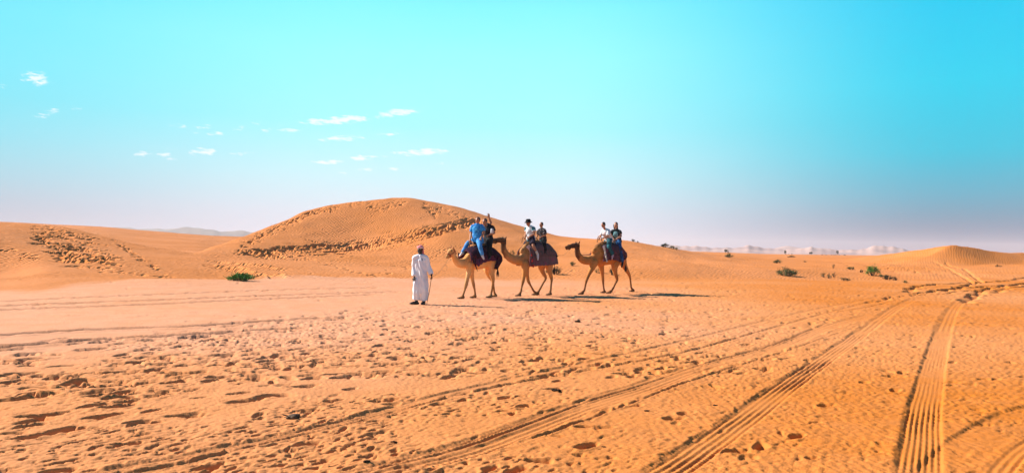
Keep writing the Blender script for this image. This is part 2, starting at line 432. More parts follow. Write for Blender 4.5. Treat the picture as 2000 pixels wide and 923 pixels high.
# random prints on the flat
n = 0
while n < 2900:
    y = 4.3 + RNG.random()**0.8*36; x = RNG.uniform(-0.85, 0.85)*y
    if RNG.random() > float(churn_mask(np.array([x]), np.array([y]))[0]): continue
    s_ = RNG.uniform(0.55, 1.15)
    s_ *= .8+.02*y; stamp(x, y, 0.115*s_, 0.055*s_*RNG.uniform(0.7, 1.3), RNG.normal(0.75, 0.6), (0.006+0.040*RNG.random()**2.5)*s_, RNG.uniform(0.05, 0.4))
    n += 1
n = 0
while n < 1250:      # small sharp prints in the middle distance
    px, py = RNG.uniform(200, 1900), 606+RNG.random()**1.3*130
    if RNG.random() > churn_mask(np.array([(px-1000)/F*CAMZ*F/(py-yh(px))]), np.array([CAMZ*F/(py-yh(px))]))[0]*math.exp(-((px-800)/650)**2)*1.3: continue
    y = CAMZ*F/(py-yh(px)); s_ = RNG.uniform(.7, 1.4); stamp(y*(px-1000)/F, y, .12*s_, .055*s_, RNG.normal(.5, .6), RNG.uniform(.01, .05)*s_, RNG.uniform(0, .2)); n += 1
# the big scuffed prints at the left and along the bottom
for k in range(150):
    px = abs(RNG.normal(0, 1))*360 + RNG.uniform(-60, 60); py = RNG.normal(735, 55) - px*0.06
    if py < 655 or py > 935 or px > 1300: continue
    x, y = CAMZ*F/(py-yh(px))*(px-1000)/F, CAMZ*F/(py-yh(px))
    s_ = RNG.uniform(0.7, 1.3)*(0.65+0.045*y)
    stamp(x, y, 0.17*s_, 0.065*s_, RNG.normal(0.7, 0.4), RNG.uniform(0.04, 0.075)*min(s_, 1.1), RNG.uniform(0.05, 0.25))
for px, py in [(257,862),(130,912),(612,800),(655,780),(1059,898),(1015,914),(990,775),(605,862),(1180,800),(1240,790),(1318,816),(1030,793),(1085,758),(1150,870),
               (1440,880),(1490,870),(1750,760),(1690,745),(1560,850),(1615,790),(700,823),(150,835),(60,850),(420,905),(880,770),(905,765),(820,905)]:
    Y_ = CAMZ*F/(py-yh(px)); stamp(Y_*(px-1000)/F, Y_, 0.13, 0.06, RNG.normal(0.7, 0.3), 0.055, 0.2)

def track(pts, width, ribs=0, depth=0.03, rut=0.02, lug=0.0, flat=True, berm=1.0, wob=0.003, surf=False, rib_d=0.016, iron=0.75):
    """a wheel rut: pts are (px,py) on the ground"""
    P = []
    for p in pts:
        if surf: P.append(hit(*p))
        else:
            Y_ = CAMZ*F/(p[1]-yh(p[0])); P.append((Y_*(p[0]-1000)/F, Y_))
    P = np.array(P)
    t = np.concatenate([[0], np.cumsum(np.hypot(*np.diff(P, axis=0).T))])
    # smooth resample
    L = t[-1]; q = np.arange(0, L, 0.35)
    m0 = pchip_slopes(t, P[:, 0]); m1 = pchip_slopes(t, P[:, 1])
    for mm, c in ((m0, P[:, 0]), (m1, P[:, 1])):
        mm[0] = (c[1]-c[0])/(t[1]-t[0]); mm[-1] = (c[-1]-c[-2])/(t[-1]-t[-2])
        mm[1:-1] = (c[2:]-c[:-2])/(t[2:]-t[:-2])
    xs = pchip_eval(t, P[:, 0], m0, q); ys_ = pchip_eval(t, P[:, 1], m1, q)
    ph = RNG.uniform(0, 6)
    hw = width/2
    for k, r in enumerate(RA):
        D = {}
        best = None
        dist = np.full(r.z.shape, 9.0, np.float32); along = np.zeros(r.z.shape, np.float32)
        hitany = False
        for i in range(len(q)-1):
            if ys_[i] > r.y1 + 1 or ys_[i] < r.y0 - 1: continue
            p = r.patch((xs[i]+xs[i+1])/2, (ys_[i]+ys_[i+1])/2, 0.2+width*1.6)
            if p is None: continue
            hitany = True
            sl, gx, gy = p
            ex, ey = xs[i+1]-xs[i], ys_[i+1]-ys_[i]; l = math.hypot(ex, ey); ex /= l; ey /= l
            dx, dy = gx-xs[i], gy-ys_[i]
            a = dx*ex+dy*ey; b = -dx*ey+dy*ex
            over = np.maximum(np.maximum(-a, a-l), 0)
            ok = (over < 0.12) & (np.abs(b)+over < np.abs(dist[sl]))
            dd, aa = dist[sl], along[sl]
            dd[ok] = (np.broadcast_to(b, dd.shape)[ok]); aa[ok] = (q[i]+np.broadcast_to(a, dd.shape)[ok])
        if not hitany: continue
        js, is_ = np.nonzero(np.abs(dist) < width*1.6)
        if len(js) == 0: continue
        d = dist[js, is_] + wob*np.sin(along[js, is_]*1.7+ph) + wob*0.5*np.sin(along[js, is_]*4.9+ph*2)
        al = along[js, is_]
        inn = 1-sstep(np.abs(d), hw*0.9, hw*1.08)
        if r.st > 0.03: inn = 1-sstep(np.abs(d), hw*0.8, hw*1.25)
        endf = sstep(al, 0, 0.8)*sstep(L-al, 0, 0.8)
        va = 0.75+0.25*np.sin(al*0.9+ph)+0.15*np.sin(al*3.1+ph)
        z = -depth*inn
        edge = np.exp(-((np.abs(d)-hw*1.18)/(hw*0.22+0.01))**2)
        rough = 0.6+0.5*np.sin(al*23+3*np.sin(al*5)+np.sign(d)*2)*np.sin(al*9.7+ph)
        if ribs == 0 and not surf and width < .3: rough = .95+.12*np.sin(al*13+ph); va = 1.0
        if ribs == 0 and not surf and width < .35 and depth > .07: z = -depth*np.exp(-(d/hw)**2); edge = np.exp(-((np.abs(d)-hw*1.9)/(hw*.7))**2)
        z += berm*rut*edge*rough*va
        fill = np.clip(.62+.5*np.sin(al*.8+ph)*np.sin(al*.37+2*ph)+.25*np.sin(al*2.9+d*9), .15, 1.1)
        if ribs and r.st < 0.03:
            z += inn*rib_d*fill*1.25*np.sin((d/hw)*PI*ribs)
            if lug: z += inn*lug*fill*np.sign(np.sin(al*2*PI/0.055 + 2.0*np.abs(d)/hw))*(0.4+0.6*(np.abs(d) > hw*0.55))
        elif ribs and r.st < 0.06:
            z += inn*rib_d*0.9*np.sin((d/hw)*PI*min(ribs, 3))
        if flat: r.z[js, is_] = r.z[js, is_]*(1-iron*inn*endf) + z*endf
        else: r.z[js, is_] += z*endf
# right-hand wide tread marks
track([(1792,945),(1798,880),(1806,800),(1818,740),(1832,680),(1848,630),(1868,595),(1895,578),(1925,562)], 0.335, 7, 0.020, 0.008, 0.006, rib_d=0.009)
track([(1255,950),(1301,923),(1390,862),(1480,795),(1550,742),(1620,692),(1680,650),(1725,617),(1757,596),(1790,582)], 0.335, 5, 0.020, 0.008, 0.006, rib_d=0.010)
# the left wheel pairs
track([(640,950),(723,921),(909,877),(1000,846),(1149,790),(1260,755),(1372,715),(1500,680),(1620,636),(1707,613)], 0.40, 5, 0.016, 0.012, 0.004, rib_d=0.006)
track([(660,936),(723,914),(909,870),(1000,838),(1149,782),(1260,748),(1372,709),(1500,674),(1620,628)], 0.06, 0, 0.022, 0.018, 0)
track([(60,950),(200,918),(409,876),(500,859),(630,830),(704,812),(835,777),(1000,739),(1149,706),(1297,673),(1500,624),(1624,597),(1707,582),(1790,568)], 0.16, 3, 0.017, 0.011, 0.004, rib_d=.007)
track([(150,944),(240,926),(409,889),(500,866),(630,838),(704,820),(835,785),(1000,748),(1186,715),(1330,687),(1500,641),(1620,609),(1750,577)], 0.10, 2, 0.022, 0.014, 0.005, rib_d=.007)
track([(1000,871),(1149,818),(1223,791),(1372,735),(1500,695),(1620,655),(1700,628),(1760,610)], 0.05, 0, 0.014, 0.010)
# long faint lines on the left flat
track([(-200,672),(0,656),(186,644),(372,638),(500,629),(600,623),(700,619)], 0.24, 0, 0.09, 0.03)
track([(-200,698),(0,679),(186,664),(335,656),(500,646),(620,640)], 0.24, 0, 0.09, 0.03)
track([(-150,594),(0,587),(168,580),(364,573),(560,567),(760,562)], 0.34, 0, 0.10, 0.03)
track([(-150,605),(0,597),(196,589),(375,583),(560,576),(800,569)], 0.34, 0, 0.13, 0.04)
track([(-150,614),(0,605),(280,594),(560,582),(760,574)], 0.32, 0, 0.10, 0.03)
track([(1141,628),(1335,621),(1500,617),(1650,606),(1740,590)], 0.12, 0, 0.03, 0.02)
# dark soft rut at the bottom right corner
track([(1845,955),(1885,900),(1935,855),(2010,812),(2110,780)], 0.55, 0, 0.02, 0.0, berm=0.0, iron=.2)
track([(1930,955),(1962,905),(2010,862),(2100,815)], 0.20, 3, 0.018, 0.012, rib_d=.006)
# junction of ruts at the right
for pts, w, d in [([(1770,570),(1800,558),(1850,554),(1915,551),(1990,547),(2080,540)], .45, .10), ([(1840,568),(1870,563),(1912,552),(1960,549)], .45, .11),
                  ([(1780,574),(1840,566),(1905,561),(1960,557),(2060,548)], .35, .10), ([(1886,581),(1905,575),(1925,565),(1960,560),(2010,553),(2090,545)], .4, .10),
                  ([(1700,592),(1760,578),(1840,573),(1900,566)], .2, .06), ([(1940,572),(1975,562),(2040,556)], .3, .1), ([(1885,592),(1900,580),(1915,572)], .3, .12)]:
    track(pts, w, 0, d, d*0.45, wob=0.12, iron=.3)
track([(1818,508),(1835,516),(1862,530),(1890,546),(1905,556)], .22, 0, .09, .06, surf=True)
track([(1846,510),(1868,522),(1900,538),(1925,552)], .22, 0, .09, .06, surf=True)
for k in range(6):
    a = 1640 + k*34; track([(a, 512+k), (a+22+k*3, 522+k), (a+50+k*3, 533+k)], .16, 0, .05, .03, surf=True, wob=.15)

# feet and wheels over the big dune: bands between two lines of the picture
def walkers(line, spread, count, size=(.25, .45), depth=(.06, .13), seed=1, el=False):
    g = np.random.default_rng(seed)
    lx = [p[0] for p in line]; ly = [p[1] for p in line]
    for k in range(count):
        px = g.uniform(lx[0], lx[-1])
        sp__ = np.interp(px, lx, spread) if not np.isscalar(spread) else spread
        py = np.interp(px, lx, ly) + g.normal(0, sp__)
        x, y = hit(px, py)
        if y > 128 or y < 24: continue
        s_ = g.uniform(*size)
        if el: stamp(x, y, s_*1.5, s_*.42, g.normal(.12, .25), g.uniform(*depth), g.uniform(0, .15)); continue
        stamp(x, y, s_*.62, s_*g.uniform(.35, .6), g.normal(.3, .8), g.uniform(*depth), g.uniform(0, .12))
band = [(470,494),(520,495),(600,489),(680,486),(760,474),(830,458),(890,441),(940,431)]
walkers(band, [2, 4, 6, 7, 7, 5, 4, 3], 300, (.3, .6), (.12, .26), 3, el=True)
for off in (-9, -3, 4, 10):
    track([(500,494+off*.5),(600,489+off),(680,485+off),(760,473+off),(830,458+off*.8),(890,441+off*.6),(935,431+off*.4)], .5, 0, .24, .09, wob=.25, surf=True, iron=.2)
track([(610,488),(680,478),(760,463),(830,447),(880,434),(915,427)], .3, 0, .10, .06, surf=True, wob=.1)
track([(540,486),(620,482),(700,468),(760,460),(820,447),(870,436)], .3, 0, .08, .05, surf=True, wob=.1)
walkers([(470,482),(520,457),(560,437),(600,418),(650,405)], [4, 4, 4, 3, 3], 210, (.25, .45), (.10, .2), 4)      # ridge at the left of the dune
walkers([(650,402),(700,396),(760,397),(800,393)], 3.0, 90, (.22, .4), (.07, .15), 5)
walkers([(715,405),(750,407),(780,401),(795,394)], 2.0, 40, (.22, .4), (.07, .13), 6)
walkers([(825,397),(840,410),(855,422)], 4.0, 60, (.25, .4), (.07, .14), 7)
walkers([(850,404),(890,418),(925,428)], 3.0, 50, (.25, .4), (.07, .14), 8)
walkers([(590,500),(640,515),(690,530),(740,540)], 1.2, 46, (.16, .26), (.05, .1), 9)
walkers([(740,535),(800,524),(860,517),(900,512)], 4.0, 50, (.15, .25), (.04, .08), 10)
walkers([(840,503),(870,490),(900,478)], 4.0, 24, (.15, .25), (.04, .08), 11)
walkers([(1000,460),(1060,478),(1120,500)], 14.0, 30, (.15, .3), (.03, .06), 12)
walkers([(1200,520),(1350,530),(1500,535)], 12.0, 40, (.15, .3), (.02, .05), 22)
# the dark trampled patch on the left dune
walkers([(70,462),(110,476),(150,488),(200,500)], [7, 12, 12, 9], 130, (.22, .42), (.16, .32), 13, el=True)
walkers([(120,492),(180,498),(230,506)], [9, 9, 6], 60, (.2, .38), (.12, .26), 14, el=True)
walkers([(220,468),(262,497),(290,515),(308,526)], [1.5, 2.5, 2.5, 2], 46, (.2, .36), (.1, .22), 15)
walkers([(60,442),(110,450),(180,470)], 3.5, 50, (.2, .36), (.08, .15), 16)
walkers([(150,520),(220,530),(300,540),(345,540)], 2.5, 40, (.2, .36), (.05, .1), 17)
walkers([(0,490),(40,497),(75,503)], 5, 16, (.2, .36), (.05, .1), 18)
# wind scallops beside the green bush
for k, (a, b, c, d) in enumerate([(395,507,560,528), (410,518,520,540), (400,515,545,545)]):
    track([(a, b), ((a+c)/2, (b+d)/2-2), (c, d)], .7, 0, .10, .05, wob=.15, surf=True, iron=0)

# ------------------------------------------------------------------ the ground sheet, finer where the camera stands close
def build_ground():
    th = np.concatenate([np.linspace(-PI, -0.76, 70, endpoint=False), np.linspace(-0.76, 0.76, 1180), np.linspace(0.76, PI, 70)[1:-1]])
    rr_ = [0.0]
    v = 0.35
    while v < 4.6: rr_.append(v); v *= 1.08
    while v < 12000:
        if v < 125:
            st = v*v/(CAMZ*722*2.35)
            if v > 34: st = min(st, 0.24 if v < 48 else 0.15 if v < 74 else .22 if v < 92 else 0.5)
        else: st = v*0.035
        rr_.append(v); v += st
    r = np.array(rr_[1:])
    Tn, Rn = len(th), len(r)
    x = np.sin(th)[:, None]*r[None, :]; y = np.cos(th)[:, None]*r[None, :]
    z = terrain(x, y)
    infr = (np.abs(th) < 1.3)
    z[infr] += detail(x[infr], y[infr])
    fy = np.clip((knots_at(np.tan(np.clip(th, -.87, .87)))[0][:, 1]), 20, 60)
    co = np.stack([x, y, z], -1).reshape(-1, 3)
    co = np.vstack([co, [[0, 0, 0]]])
    ti = np.arange(Tn); tn = np.roll(ti, -1)
    a = (ti[:, None]*Rn + np.arange(Rn-1)[None, :]); b = (tn[:, None]*Rn + np.arange(Rn-1)[None, :])
    quads = np.stack([a, a+1, b+1, b], -1)     # (T, R-1, 4)
    rc_ = (r[:-1]+r[1:])/2
    tm = th + (np.roll(th, -1)-th)/2; tm[-1] = PI
    Yc = rc_[None, :]*np.cos(np.clip(tm, -.87, .87))[:, None]
    pxc = 1000 + F*np.tan(np.clip(tm, -.87, .87))[:, None] + 0*Yc
    front = (np.abs(tm) < 1.55)[:, None]
    yy = r[None, :]*np.cos(np.clip(th, -.87, .87))[:, None]
    wob_ = 0.5*np.sin(x*1.1+2*np.sin(y*.5))+0.35*np.sin(x*3.1+y*1.3)+.2*np.sin(x*7.3-y*2.1)
    foot = sstep(yy-fy[:, None]+wob_, -.6, 1.6)*(np.abs(th) < 1.55)[:, None]
    foot = np.concatenate([foot.ravel(), [0]])
    dune = front & (Yc > fy[:, None]+0.3) & (Yc < 200)
    reg = np.zeros(Yc.shape, int)
    split = 395 + (Yc-46)*2.2                   # where the left dune meets the big one
    reg[dune & (pxc < split)] = 1
    reg[dune & (pxc >= split) & (pxc < 1335)] = 2
    reg[dune & (pxc >= 1335)] = 3
    return co, quads, reg, foot
co, quads, reg, foot = build_ground()
def mesh_np(name, co, quads, attr=None):
    me = bpy.data.meshes.new(name)
    used, inv = np.unique(quads.ravel(), return_inverse=True)
    c = co[used]
    me.vertices.add(len(c)); me.vertices.foreach_set('co', c.astype(np.float32).ravel())
    nq, k = quads.shape
    me.loops.add(nq*k); me.loops.foreach_set('vertex_index', inv.astype(np.int32))
    me.polygons.add(nq); me.polygons.foreach_set('loop_start', np.arange(0, nq*k, k, dtype=np.int32))
    me.polygons.foreach_set('use_smooth', np.ones(nq, bool))
    me.update(calc_edges=True); me.validate()
    if attr is not None:
        at_ = me.attributes.new('dune_sand', 'FLOAT', 'POINT'); at_.data.foreach_set('value', attr[used].astype(np.float32))
    return me
for k, (nm, lb) in enumerate([('ground', 'flat trampled orange sand crossed by tyre tracks'), ('dune', 'low rippled dune at the left with dark trampled patch'),
                              ('dune', 'big rounded dune with footprints and wheel tracks over it'), ('dune', 'long gentle sand slope dotted with bushes')]):
    q = quads[reg == k]
    me = mesh_np(nm, co, q, foot)
    if k == 0:      # close the hole under the camera
        bm = bmesh.new(); bm.from_mesh(me)
        bd = [e for e in bm.edges if e.is_boundary and (e.verts[0].co.xy.length < 0.5)]
        bmesh.ops.contextual_create(bm, geom=bd); bm.to_mesh(me); bm.free()
    o = link(nm, me, SAND); tag(o, lb, None, None, 'structure')

# ------------------------------------------------------------------ far dunes and mountains
def far_ridge(name, label, px0, px1, d0, d1, prof, mat, seed, rough=1.0, cols=420, rows=26):
    """prof(px) -> height above the plain at distance; a strip of hills with depth"""
    g = np.random.default_rng(seed)
    px = np.linspace(px0, px1, cols); u = (px-1000)/F
    t = np.linspace(0, 1, rows)
    Yd = d0 + (d1-d0)*t
    x = u[:, None]*Yd[None, :]; y = np.ones((cols, 1))*Yd[None, :]
    h = np.array([prof(p) for p in px])
    n = 0
    for k in range(22):
        lam = (d1-d0)*g.uniform(.05, .45); a = g.uniform(0, 2*PI)
        n = n + lam*np.sin((x*math.cos(a)+y*math.sin(a))/lam*2*PI + g.uniform(0, 6) + 1.4*np.sin(x/lam*1.7+k))
    n = n/n.std()
    sh = np.sin(PI*np.clip(t*1.02, 0, 1))**0.8
    z = h[:, None]*sh[None, :]*(1+0.22*rough*n) - 0.5*(t < 0.02)[None, :]
    co = np.stack([x, y, z], -1).reshape(-1, 3)
    a = (np.arange(cols-1)[:, None]*rows+np.arange(rows-1)[None, :])
    q = np.stack([a, a+1, a+rows+1, a+rows], -1).reshape(-1, 4)[:, ::-1]
    o = link(name, mesh_np(name, co, q), mat); tag(o, label, None, None, 'structure')
    return o
mm, t, b = material('distant_rock')
g_ = t.nodes.new('ShaderNodeNewGeometry')
t.links.new(mix(t, mapr(t, noise(t, 0.02, 6, g_.outputs['Position']), .4, .6), (0.18, 0.15, 0.14, 1), (0.26, 0.21, 0.18, 1)), b.inputs['Base Color'])
b.inputs['Roughness'].default_value = 1
md, t, b = material('distant_hazed_sand')
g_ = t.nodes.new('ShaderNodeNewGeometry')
t.links.new(mix(t, mapr(t, noise(t, 0.03, 6, g_.outputs['Position']), .4, .65), (0.46, 0.30, 0.26, 1), (0.33, 0.22, 0.21, 1)), b.inputs['Base Color'])  # greyed tones paint extra haze fade into the far dunes
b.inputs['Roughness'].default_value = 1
mxs, mys = [-300,100,160,200,250,300,335,352,370,392,410,430,445,462,478,492,510,530,560,700], [30,32,31,32,30,28,29.5,32,33.6,32,29.5,27,28,29.6,28,25,25.5,26,22,15]
far_ridge('mountains', 'hazy blue grey mountains behind the left plain', -300, 700, 1500, 1900, lambda p: (np.interp(p, mxs, mys)+.5*math.sin(p*.11)+.4*math.sin(p*.23))*1700/F, mm, 3, .12)
dxs, dys = [1180,1320,1345,1400,1440,1462,1500,1560,1585,1600,1640,1690,1712,1740,1780,1850,1950,2100], [3,8,9,7,8,11,6,7,12,8,6,9,13,11,6,6,4,4]
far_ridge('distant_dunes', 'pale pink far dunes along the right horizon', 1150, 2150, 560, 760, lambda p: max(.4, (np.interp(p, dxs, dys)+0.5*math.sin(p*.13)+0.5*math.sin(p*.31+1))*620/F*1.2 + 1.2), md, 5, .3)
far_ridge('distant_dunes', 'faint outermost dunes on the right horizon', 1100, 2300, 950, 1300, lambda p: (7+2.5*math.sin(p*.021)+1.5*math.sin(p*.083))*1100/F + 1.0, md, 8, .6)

# ------------------------------------------------------------------ haze
me = bpy.data.meshes.new('haze'); bm = bmesh.new(); bmesh.ops.create_cube(bm, size=1); bm.to_mesh(me); bm.free()
hz = link('haze', me, None); hz.scale = (6400, 6400, 52); hz.location = (0, 0, 24.5)       # z from -1.5 to 50.5
hm = bpy.data.materials.new('thin_haze'); hm.use_nodes = True; t = hm.node_tree; t.nodes.clear()
o_ = t.nodes.new('ShaderNodeOutputMaterial'); pv = t.nodes.new('ShaderNodeVolumePrincipled')
pv.inputs['Color'].default_value = (0.80, 0.80, 0.86, 1); pv.inputs['Density'].default_value = 0.00023
pv.inputs['Anisotropy'].default_value = 0.0
t.links.new(pv.outputs[0], o_.inputs['Volume']); me.materials.append(hm)
tag(hz, 'thin pale desert haze lying over the plain', 'haze', None, 'stuff')

# ------------------------------------------------------------------ body building: tapering tubes fused into one skin
class Mold:
    """collects closed lofts; fuse() melts them into one continuous surface"""
    def __init__(s): s.v, s.f = [], []
    def tube(s, pts, rad, ref=(0, 0, 1), seg=14, sub=4, cap=0.75):
        P = np.array([tuple(p) for p in pts], float)
        R_ = np.array([(r, r) if np.isscalar(r) else r for r in rad], float)
        if len(P) > 2:      # smooth run through the joints
            t = np.concatenate([[0], np.cumsum(np.linalg.norm(np.diff(P, axis=0), axis=1))])
            q = np.concatenate([np.linspace(t[i], t[i+1], sub, endpoint=False) for i in range(len(t)-1)] + [[t[-1]]])
            def cr(c):
                m = np.zeros(len(t)); m[1:-1] = (c[2:]-c[:-2])/(t[2:]-t[:-2]); m[0] = (c[1]-c[0])/(t[1]-t[0]); m[-1] = (c[-1]-c[-2])/(t[-1]-t[-2])
                return pchip_eval(t, c, m, np.minimum(q, t[-1]-1e-7))
            P = np.stack([cr(P[:, k]) for k in range(3)], 1)
            R_ = np.stack([pchip_eval(t, R_[:, k], pchip_slopes(t, R_[:, k]), np.minimum(q, t[-1]-1e-7)) for k in range(2)], 1)
        ref = np.array(tuple(ref), float)
        T = np.gradient(P, axis=0); T /= np.linalg.norm(T, axis=1)[:, None]
        # round ends
        def ring(c, t, a, b):
            n = ref - t*np.dot(ref, t)
            if np.linalg.norm(n) < 1e-3: n = np.cross(t, (0.3, 1, 0.2))
            n /= np.linalg.norm(n); m = np.cross(t, n)
            ang = np.arange(seg)*2*PI/seg
            return c[None] + np.outer(np.cos(ang)*a, n) + np.outer(np.sin(ang)*b, m)
        rings = []
        e0, e1 = R_[0].mean()*cap, R_[-1].mean()*cap
        for k in (0.94, 0.75, 0.4): rings.append(ring(P[0]-T[0]*e0*k, T[0], *(R_[0]*math.sqrt(1-k*k))))
        for i in range(len(P)): rings.append(ring(P[i], T[i], *R_[i]))
        for k in (0.4, 0.75, 0.94): rings.append(ring(P[-1]+T[-1]*e1*k, T[-1], *(R_[-1]*math.sqrt(1-k*k))))
        b = len(s.v)
        for r in rings: s.v += [tuple(p) for p in r]
        nr = len(rings)
        for i in range(nr-1):
            for j in range(seg):
                a = b+i*seg+j; c = b+i*seg+(j+1) % seg
                s.f.append((a, c, c+seg, a+seg))
        s.f.append(tuple(b+j for j in range(seg))[::-1]); s.f.append(tuple(b+(nr-1)*seg+j for j in range(seg)))
        return s
    def ball(s, c, r, ref=(0, 0, 1)):
        c = np.array(tuple(c), float); r = (r, r, r) if np.isscalar(r) else r
        b = len(s.v); n, m = 8, 12
        for i in range(n+1):
            th = PI*i/n
            for j in range(m):
                ph = 2*PI*j/m
                s.v.append((c[0]+r[0]*math.sin(th)*math.cos(ph), c[1]+r[1]*math.sin(th)*math.sin(ph), c[2]+r[2]*math.cos(th)))
        for i in range(n):
            for j in range(m):
                a = b+i*m+j; d = b+i*m+(j+1) % m
                s.f.append((a, a+m, d+m, d))
        return s
    def raw(s, name='part'):
        me = bpy.data.meshes.new(name); me.from_pydata(s.v, [], s.f); me.validate()
        for p in me.polygons: p.use_smooth = True
        return me
    def fuse(s, voxel, smooth=6, name='part', extra=None, fn=None):
        me = s.raw('mold'); o = bpy.data.objects.new('mold', me); COL.objects.link(o)
        m = o.modifiers.new('r', 'REMESH'); m.mode = 'VOXEL'; m.voxel_size = voxel; m.use_smooth_shade = True
        m = o.modifiers.new('s', 'SMOOTH'); m.factor = 0.5; m.iterations = smooth
        dg = bpy.context.evaluated_depsgraph_get()
        out = bpy.data.meshes.new_from_object(o.evaluated_get(dg))
        bpy.data.objects.remove(o); bpy.data.meshes.remove(me)
        out.name = name
        if fn:
            co = np.zeros(len(out.vertices)*3, np.float32); out.vertices.foreach_get('co', co)
            co = fn(co.reshape(-1, 3)); out.vertices.foreach_set('co', co.astype(np.float32).ravel())
        if extra:
            bm = bmesh.new(); bm.from_mesh(out); e = extra.raw('x'); bm.from_mesh(e); bm.to_mesh(out); bm.free()
        for p in out.polygons: p.use_smooth = True
        out.update()
        return out

class Frame:
    """a vertical working plane in the world: s forward, w to the side that faces the camera, z up"""
    def __init__(s, px, Yd, ang):
        # stands at ground pixel column px, distance Yd; walks towards the left and the camera at angle ang
        d = ray(px, 560); s.o = Vector((d.x/d.y*Yd, Yd, 0)); s.o.z = ground_z(s.o.x, s.o.y)
        s.d = Vector((-math.cos(ang), -math.sin(ang), 0)); s.n = Vector((math.sin(ang), -math.cos(ang), 0))
        s.z = s.o.z
    def loc(s, px, py, w=0.0):
        """local (s,w,z) of what is seen at px,py when it lies w to the side"""
        r = ray(px, py); c = Vector((0, 0, CAMZ)); o = s.o + s.n*w
        # c + t r = o + a d + b z
        t = (o - c).dot(s.n) / r.dot(s.n)
        p = c + r*t - s.o
        return Vector((p.dot(s.d), w, p.z))
    def at(s, px, py, w=0.0):
        l = s.loc(px, py, w); return s.d*l.x + s.n*l.y + Vector((0, 0, l.z))
    def foot(s, px, w):
        l = s.loc(px, 572, w)
        p = s.o + s.d*l.x + s.n*w
        return s.d*l.x + s.n*w + Vector((0, 0, ground_z(p.x, p.y)-s.o.z))
    def vec(s, a, w, z): return s.d*a + s.n*w + Vector((0, 0, z))

def camel_hide(name, c1, c2, dark, hx=-1.4, hd=.8):
    c1,c2 = [x and tuple(v*DIM for v in x[:3])+(1,) for x in (c1,c2,)]
    m, t, b = material(name)
    tc = t.nodes.new('ShaderNodeTexCoord'); v = tc.outputs['Object']
    sp = t.nodes.new('ShaderNodeSeparateXYZ'); t.links.new(v, sp.inputs[0])
    col = mix(t, mapr(t, noise(t, 3.2, 5, v, .6), .35, .65), c1, c2)
    # hide turns darker towards the lower legs and feet; wool on hump and throat too
    z = mth(t, 'ADD', sp.outputs[2], mth(t, 'MULTIPLY', mth(t, 'SUBTRACT', noise(t, 5, 3, v), .5), .5))
    col = mix(t, mapr(t, z, 1.0, 0.2, 0, .72), col, dark)
    col = mix(t, mapr(t, mth(t, 'ADD', sp.outputs[0], mth(t, 'MULTIPLY', noise(t, 8, 3, v), .25)), hx+.2, hx, 0, hd), col, dark)
    col = mix(t, mapr(t, noise(t, 1.6, 3, v), .45, .62, 0, .35), col, tuple(x*.6 for x in c1[:3])+(1,))
    col = mix(t, mapr(t, z, 1.62, 1.95, 0, .55), col, dark)
    col = mix(t, mapr(t, noise(t, 45, 3, v), .45, .75, 0, .4), col, dark)
    t.links.new(col, b.inputs['Base Color']); b.inputs['Roughness'].default_value = .85; b.inputs['Specular IOR Level'].default_value = .2
    bp = t.nodes.new('ShaderNodeBump'); bp.inputs['Strength'].default_value = .5; bp.inputs['Distance'].default_value = .02
    t.links.new(noise(t, 30, 5, v, .7), bp.inputs['Height']); t.links.new(bp.outputs[0], b.inputs['Normal'])
    return m
def plain(name, c, rough=.6, spec=.3):
    c, = [x and tuple(v*DIM for v in x[:3])+(1,) for x in (c,)]
    m, t, b = material(name); v = t.nodes.new('ShaderNodeTexCoord').outputs['Object']
    t.links.new(mix(t, mapr(t, noise(t, 20, 3, v), .4, .7, 0, .5), c, tuple(x*.7 for x in c[:3])+(1,)), b.inputs['Base Color'])
    b.inputs['Roughness'].default_value = rough; b.inputs['Specular IOR Level'].default_value = spec
    return m
M_EYE = plain('dark_eye', (.01, .008, .006, 1), .15, .5)
M_NAIL = plain('dark_horn', (.035, .02, .012, 1))
M_ROPE = plain('pale_rope', (.42, .24, .12, 1), .9)
M_HALT = plain('red_halter', (.30, .03, .02, 1), .8)
M_DARK = plain('dark_leather', (.03, .02, .018, 1), .6)
M_TAN = plain('tan_leather', (.45, .20, .08, 1), .7)

